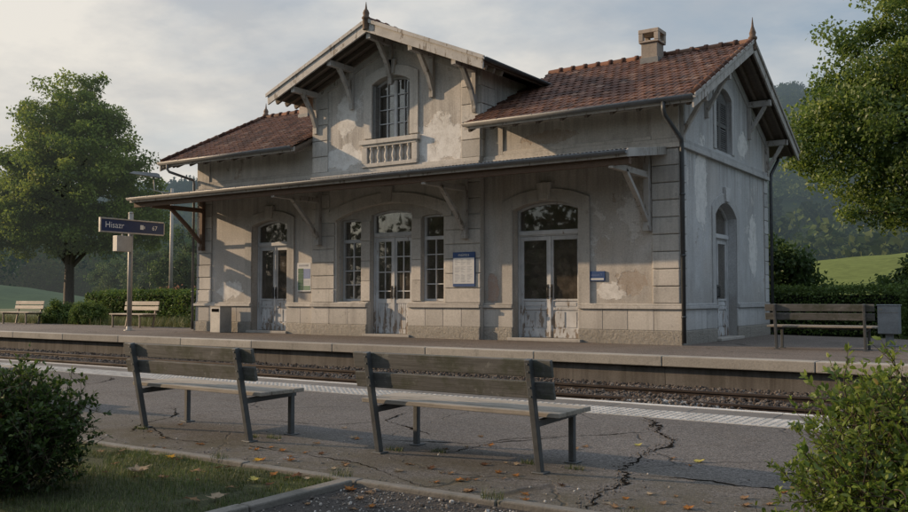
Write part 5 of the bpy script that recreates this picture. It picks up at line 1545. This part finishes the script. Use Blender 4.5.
# litter bins
bx, by = -13.72, -.46
bn_ = thing('litter_bin', 'square pale grey bin with a dark slot against the building', 'bin', (bx, by, P))
mb = MB(); mb.box(bx-.21, bx+.21, by-.22, by+.22, P, P+.74); body = mb.build('body', M['box_grey'], bn_, bevel=.012)
mb = MB(); mb.box(bx-.225, bx+.225, by-.235, by+.235, P+.741, P+.765); mb.build('lid', M['box_side'], bn_, bevel=.008)
mb = MB(); mb.box(bx-.15, bx+.15, by-.226, by-.221, P+.60, P+.69); mb.build('slot', M['crack'], bn_)
bx, by = 3.72, 2.0
bn_ = thing('litter_bin', 'blue-grey metal bin on a short pedestal by the hedge', 'bin', (bx, by, P))
mb = MB(); mb.box(bx-.2, bx+.2, by-.17, by+.17, P+.26, P+.84); body = mb.build('body', M['bin_grey'], bn_, bevel=.012)
mb = MB(); mb.box(bx-.2, bx+.2, by-.176, by-.171, P+.70, P+.706); mb.box(bx-.17, bx-.10, by-.176, by-.171, P+.75, P+.79); mb.build('plate', M['box_side'], body)
mb = MB(); mb.box(bx-.215, bx+.215, by-.185, by+.185, P+.841, P+.865); mb.build('lid', M['bin_grey'], bn_, bevel=.008)
mb = MB(); mb.box(bx-.07, bx+.07, by-.06, by+.06, P, P+.259); mb.box(bx-.16, bx+.16, by-.13, by+.13, P, P+.025); mb.build('pedestal', M['bin_grey'], bn_, bevel=.006)

# ------------------------------------------------------------------ fallen leaves
def leaf_mat(name, c1, c2):
    g = G(name); p = g.obj(); n = g.noise(p, 40, 5, .65)
    col = g.mix(g.mr(n, .35, .65), c1, c2)
    d = g.n('ShaderNodeBsdfDiffuse', Color=col).outputs[0]; t = g.n('ShaderNodeBsdfTranslucent', Color=col).outputs[0]
    return g.shader(g.mixs(.25, d, t))
LM = {'tan': leaf_mat('tan_leaf', (.26, .17, .10), (.16, .10, .06)), 'orange': leaf_mat('orange_leaf', (.32, .15, .05), (.18, .08, .035)), 'yellow': leaf_mat('yellow_leaf', (.50, .30, .05), (.34, .17, .03)), 'pale': leaf_mat('pale_leaf', (.34, .27, .19), (.22, .17, .12)), 'lime': leaf_mat('lime_leaf', (.40, .36, .12), (.28, .24, .07)), 'brown': leaf_mat('brown_leaf', (.12, .065, .04), (.07, .042, .028))}
LOUT = [(0, -.5), (.10, -.20), (.42, -.42), (.30, -.10), (.55, .02), (.36, .14), (.46, .42), (.16, .30), (0, .62), (-.16, .30), (-.46, .42), (-.36, .14), (-.55, .02), (-.30, -.10), (-.42, -.42), (-.10, -.20)]
def fallen_leaf(x, y, z, size, kind, label, group, rs):
    mb = MB(); curl = rs.uniform(.1, .4); a = rs.uniform(0, 2*math.pi); ca, sa = math.cos(a), math.sin(a); asp = rs.uniform(.6, 1.)
    tilt = rs.uniform(-.2, .2)
    vs = []
    for (u, v) in [(0, .05)] + [(p_[0]*q, p_[1]*q) for q in (.5, 1.) for p_ in LOUT]:
        u *= asp; r2 = u*u+v*v
        h = (r2*curl + abs(u)*.12 + tilt*u + .08*math.sin(v*7+a))*size
        vs.append((x + (u*ca-v*sa)*size, y + (u*sa+v*ca)*size, h))
    lo = min(v_[2] for v_ in vs)
    vs = [(v_[0], v_[1], z + .003 + v_[2]-lo) for v_ in vs]
    m = len(LOUT); fc = [(0, 1+i, 1+(i+1) % m) for i in range(m)] + [(1+i, 1+m+i, 1+m+(i+1) % m, 1+(i+1) % m) for i in range(m)]
    mb.add(vs, fc, rs.random(), True)
    mb.tube([(x+.5*sa*size, y-.5*ca*size, z+.006), (x+.85*sa*size, y-.85*ca*size, z+.012)], .0012+size*.006, 4)
    o_ = mb.build('fallen_leaf', LM[kind], None, (x, y, z))
    tag(o_, label, 'leaf', group)
rs = random.Random(11)
SPEC = [(.77,-14.12,.17,'pale','largest pale fallen leaf in the middle of the shaded lawn'),(.48,-13.59,.10,'yellow','bright yellow fallen leaf on the sunlit lawn near the kerb'),
 (1.18,-13.9,.11,'tan','tan fallen leaf at the centre right of the lawn'),(2.0,-14.42,.14,'pale','large pale leaf on the lawn close to the bottom, beside the short kerb'),(1.72,-13.82,.09,'lime','yellow-green fallen leaf on the lawn above the short kerb'),
 (1.28,-13.36,.09,'yellow','orange-yellow leaf lying on the long kerb'),(2.48,-13.62,.11,'orange','curled orange leaf on the gravel in the corner of the two kerbs'),(4.21,-11.25,.09,'lime','single yellow-green leaf on the open asphalt beside the widest crack'),
 (1.9,-14.55,.12,'tan','tan leaf beside the pale leaf near the bottom of the lawn'),(-.14,-13.62,.12,'pale','pale leaf on the lawn closest to the dark bush'),(.28,-13.6,.09,'pale','pale leaf on the lawn just below the long kerb at left'),
 (3.47,-10.75,.085,'lime','pale green leaf on the asphalt near the top of the widest crack'),(1.9,-13.55,.10,'brown','dark brown leaf in the lawn litter near the kerb corner'),(1.7,-13.6,.10,'orange','russet leaf in the lawn litter near the kerb corner'),(2.05,-13.6,.07,'pale','pale leaf in the lawn litter at the kerb corner')]
for x, y, s_, k, lab in SPEC:
    z = lz(x, y)+.022 if (y < -13.47 and x < 2.25) else (.03 if -13.47 < y < -13.35 else (0 if y > -13.4 else -.02))
    fallen_leaf(x, y, z, s_, k, lab, 'fallen leaves that stand out', rs)
PL = [(1.25,-12.95),(.66,-12.86),(.75,-12.87),(.98,-12.78),(1.22,-12.74),(1.91,-13.01),(1.37,-12.7),(1.85,-12.95),(2.82,-12.35),(2.91,-12.18),(3.02,-12.21),(2.71,-12.82),(2.79,-12.81),(3.25,-12.6),(3.23,-12.75),(3.71,-12.73),(3.08,-12.9),(3.08,-12.57),(4.26,-12.87),(4.52,-12.87),(4.76,-12.68),(4.92,-12.42),(4.21,-11.46),(3.98,-11.23),(4.99,-12.63),(4.71,-12.92),(3.08,-11.24),(2.55,-12.73),(3.1,-11.09),(2.0,-11.12),(2.21,-11.69),(2.36,-11.52),(.5,-11.4),(5.11,-12.51),(-.94,-12.71),(1.1,-11.9),(5.3,-12.8),(5.45,-12.55),(4.4,-13.1),(2.4,-12.95),(-.5,-12.9),(-1.1,-12.2),(.1,-12.95)]
PL += [(rs.uniform(-.6, 5.4), -13.3 + 1.5*rs.random()**1.6) for i in range(30)]
ZN = {'L': 'around the bench beside the lawn', 'M': 'around the bench beside the widest crack', 'R': 'right of the widest crack', 'U': 'on the open asphalt beyond the benches'}
for x, y in PL:
    k = rs.choice(['tan', 'orange', 'orange', 'brown', 'pale', 'tan'])
    zn = 'U' if y > -11.75 else ('L' if x < 1.6 else ('M' if x < 3.95 else 'R'))
    fallen_leaf(x, y, 0, rs.uniform(.05, .09), k, 'small %s fallen leaf on the asphalt %s' % ('dull tan' if k == 'tan' else k, ZN[zn]), 'small %s leaves %s' % (k, ZN[zn]), rs)
for i in range(22):
    x = rs.uniform(-1.6, 2.1); y = rs.uniform(-14.6, -13.5)
    k = rs.choice(['brown', 'tan', 'brown']); fallen_leaf(x, y, lz(x, y)+.015, rs.uniform(.05, .09), k, 'small dull %s leaf half sunk in the lawn grass' % k, 'small %s leaves in the lawn' % k, rs)
for i in range(14):
    x = rs.uniform(2.5, 4.6); y = rs.uniform(-14.4, -13.55)
    k = rs.choice(['brown', 'tan', 'orange']); fallen_leaf(x, y, -.02, rs.uniform(.045, .085), k, 'small %s leaf among the pebbles of the gravel path' % k, 'small %s leaves on the gravel' % k, rs)
print('bush leaves', nb1, nb2)
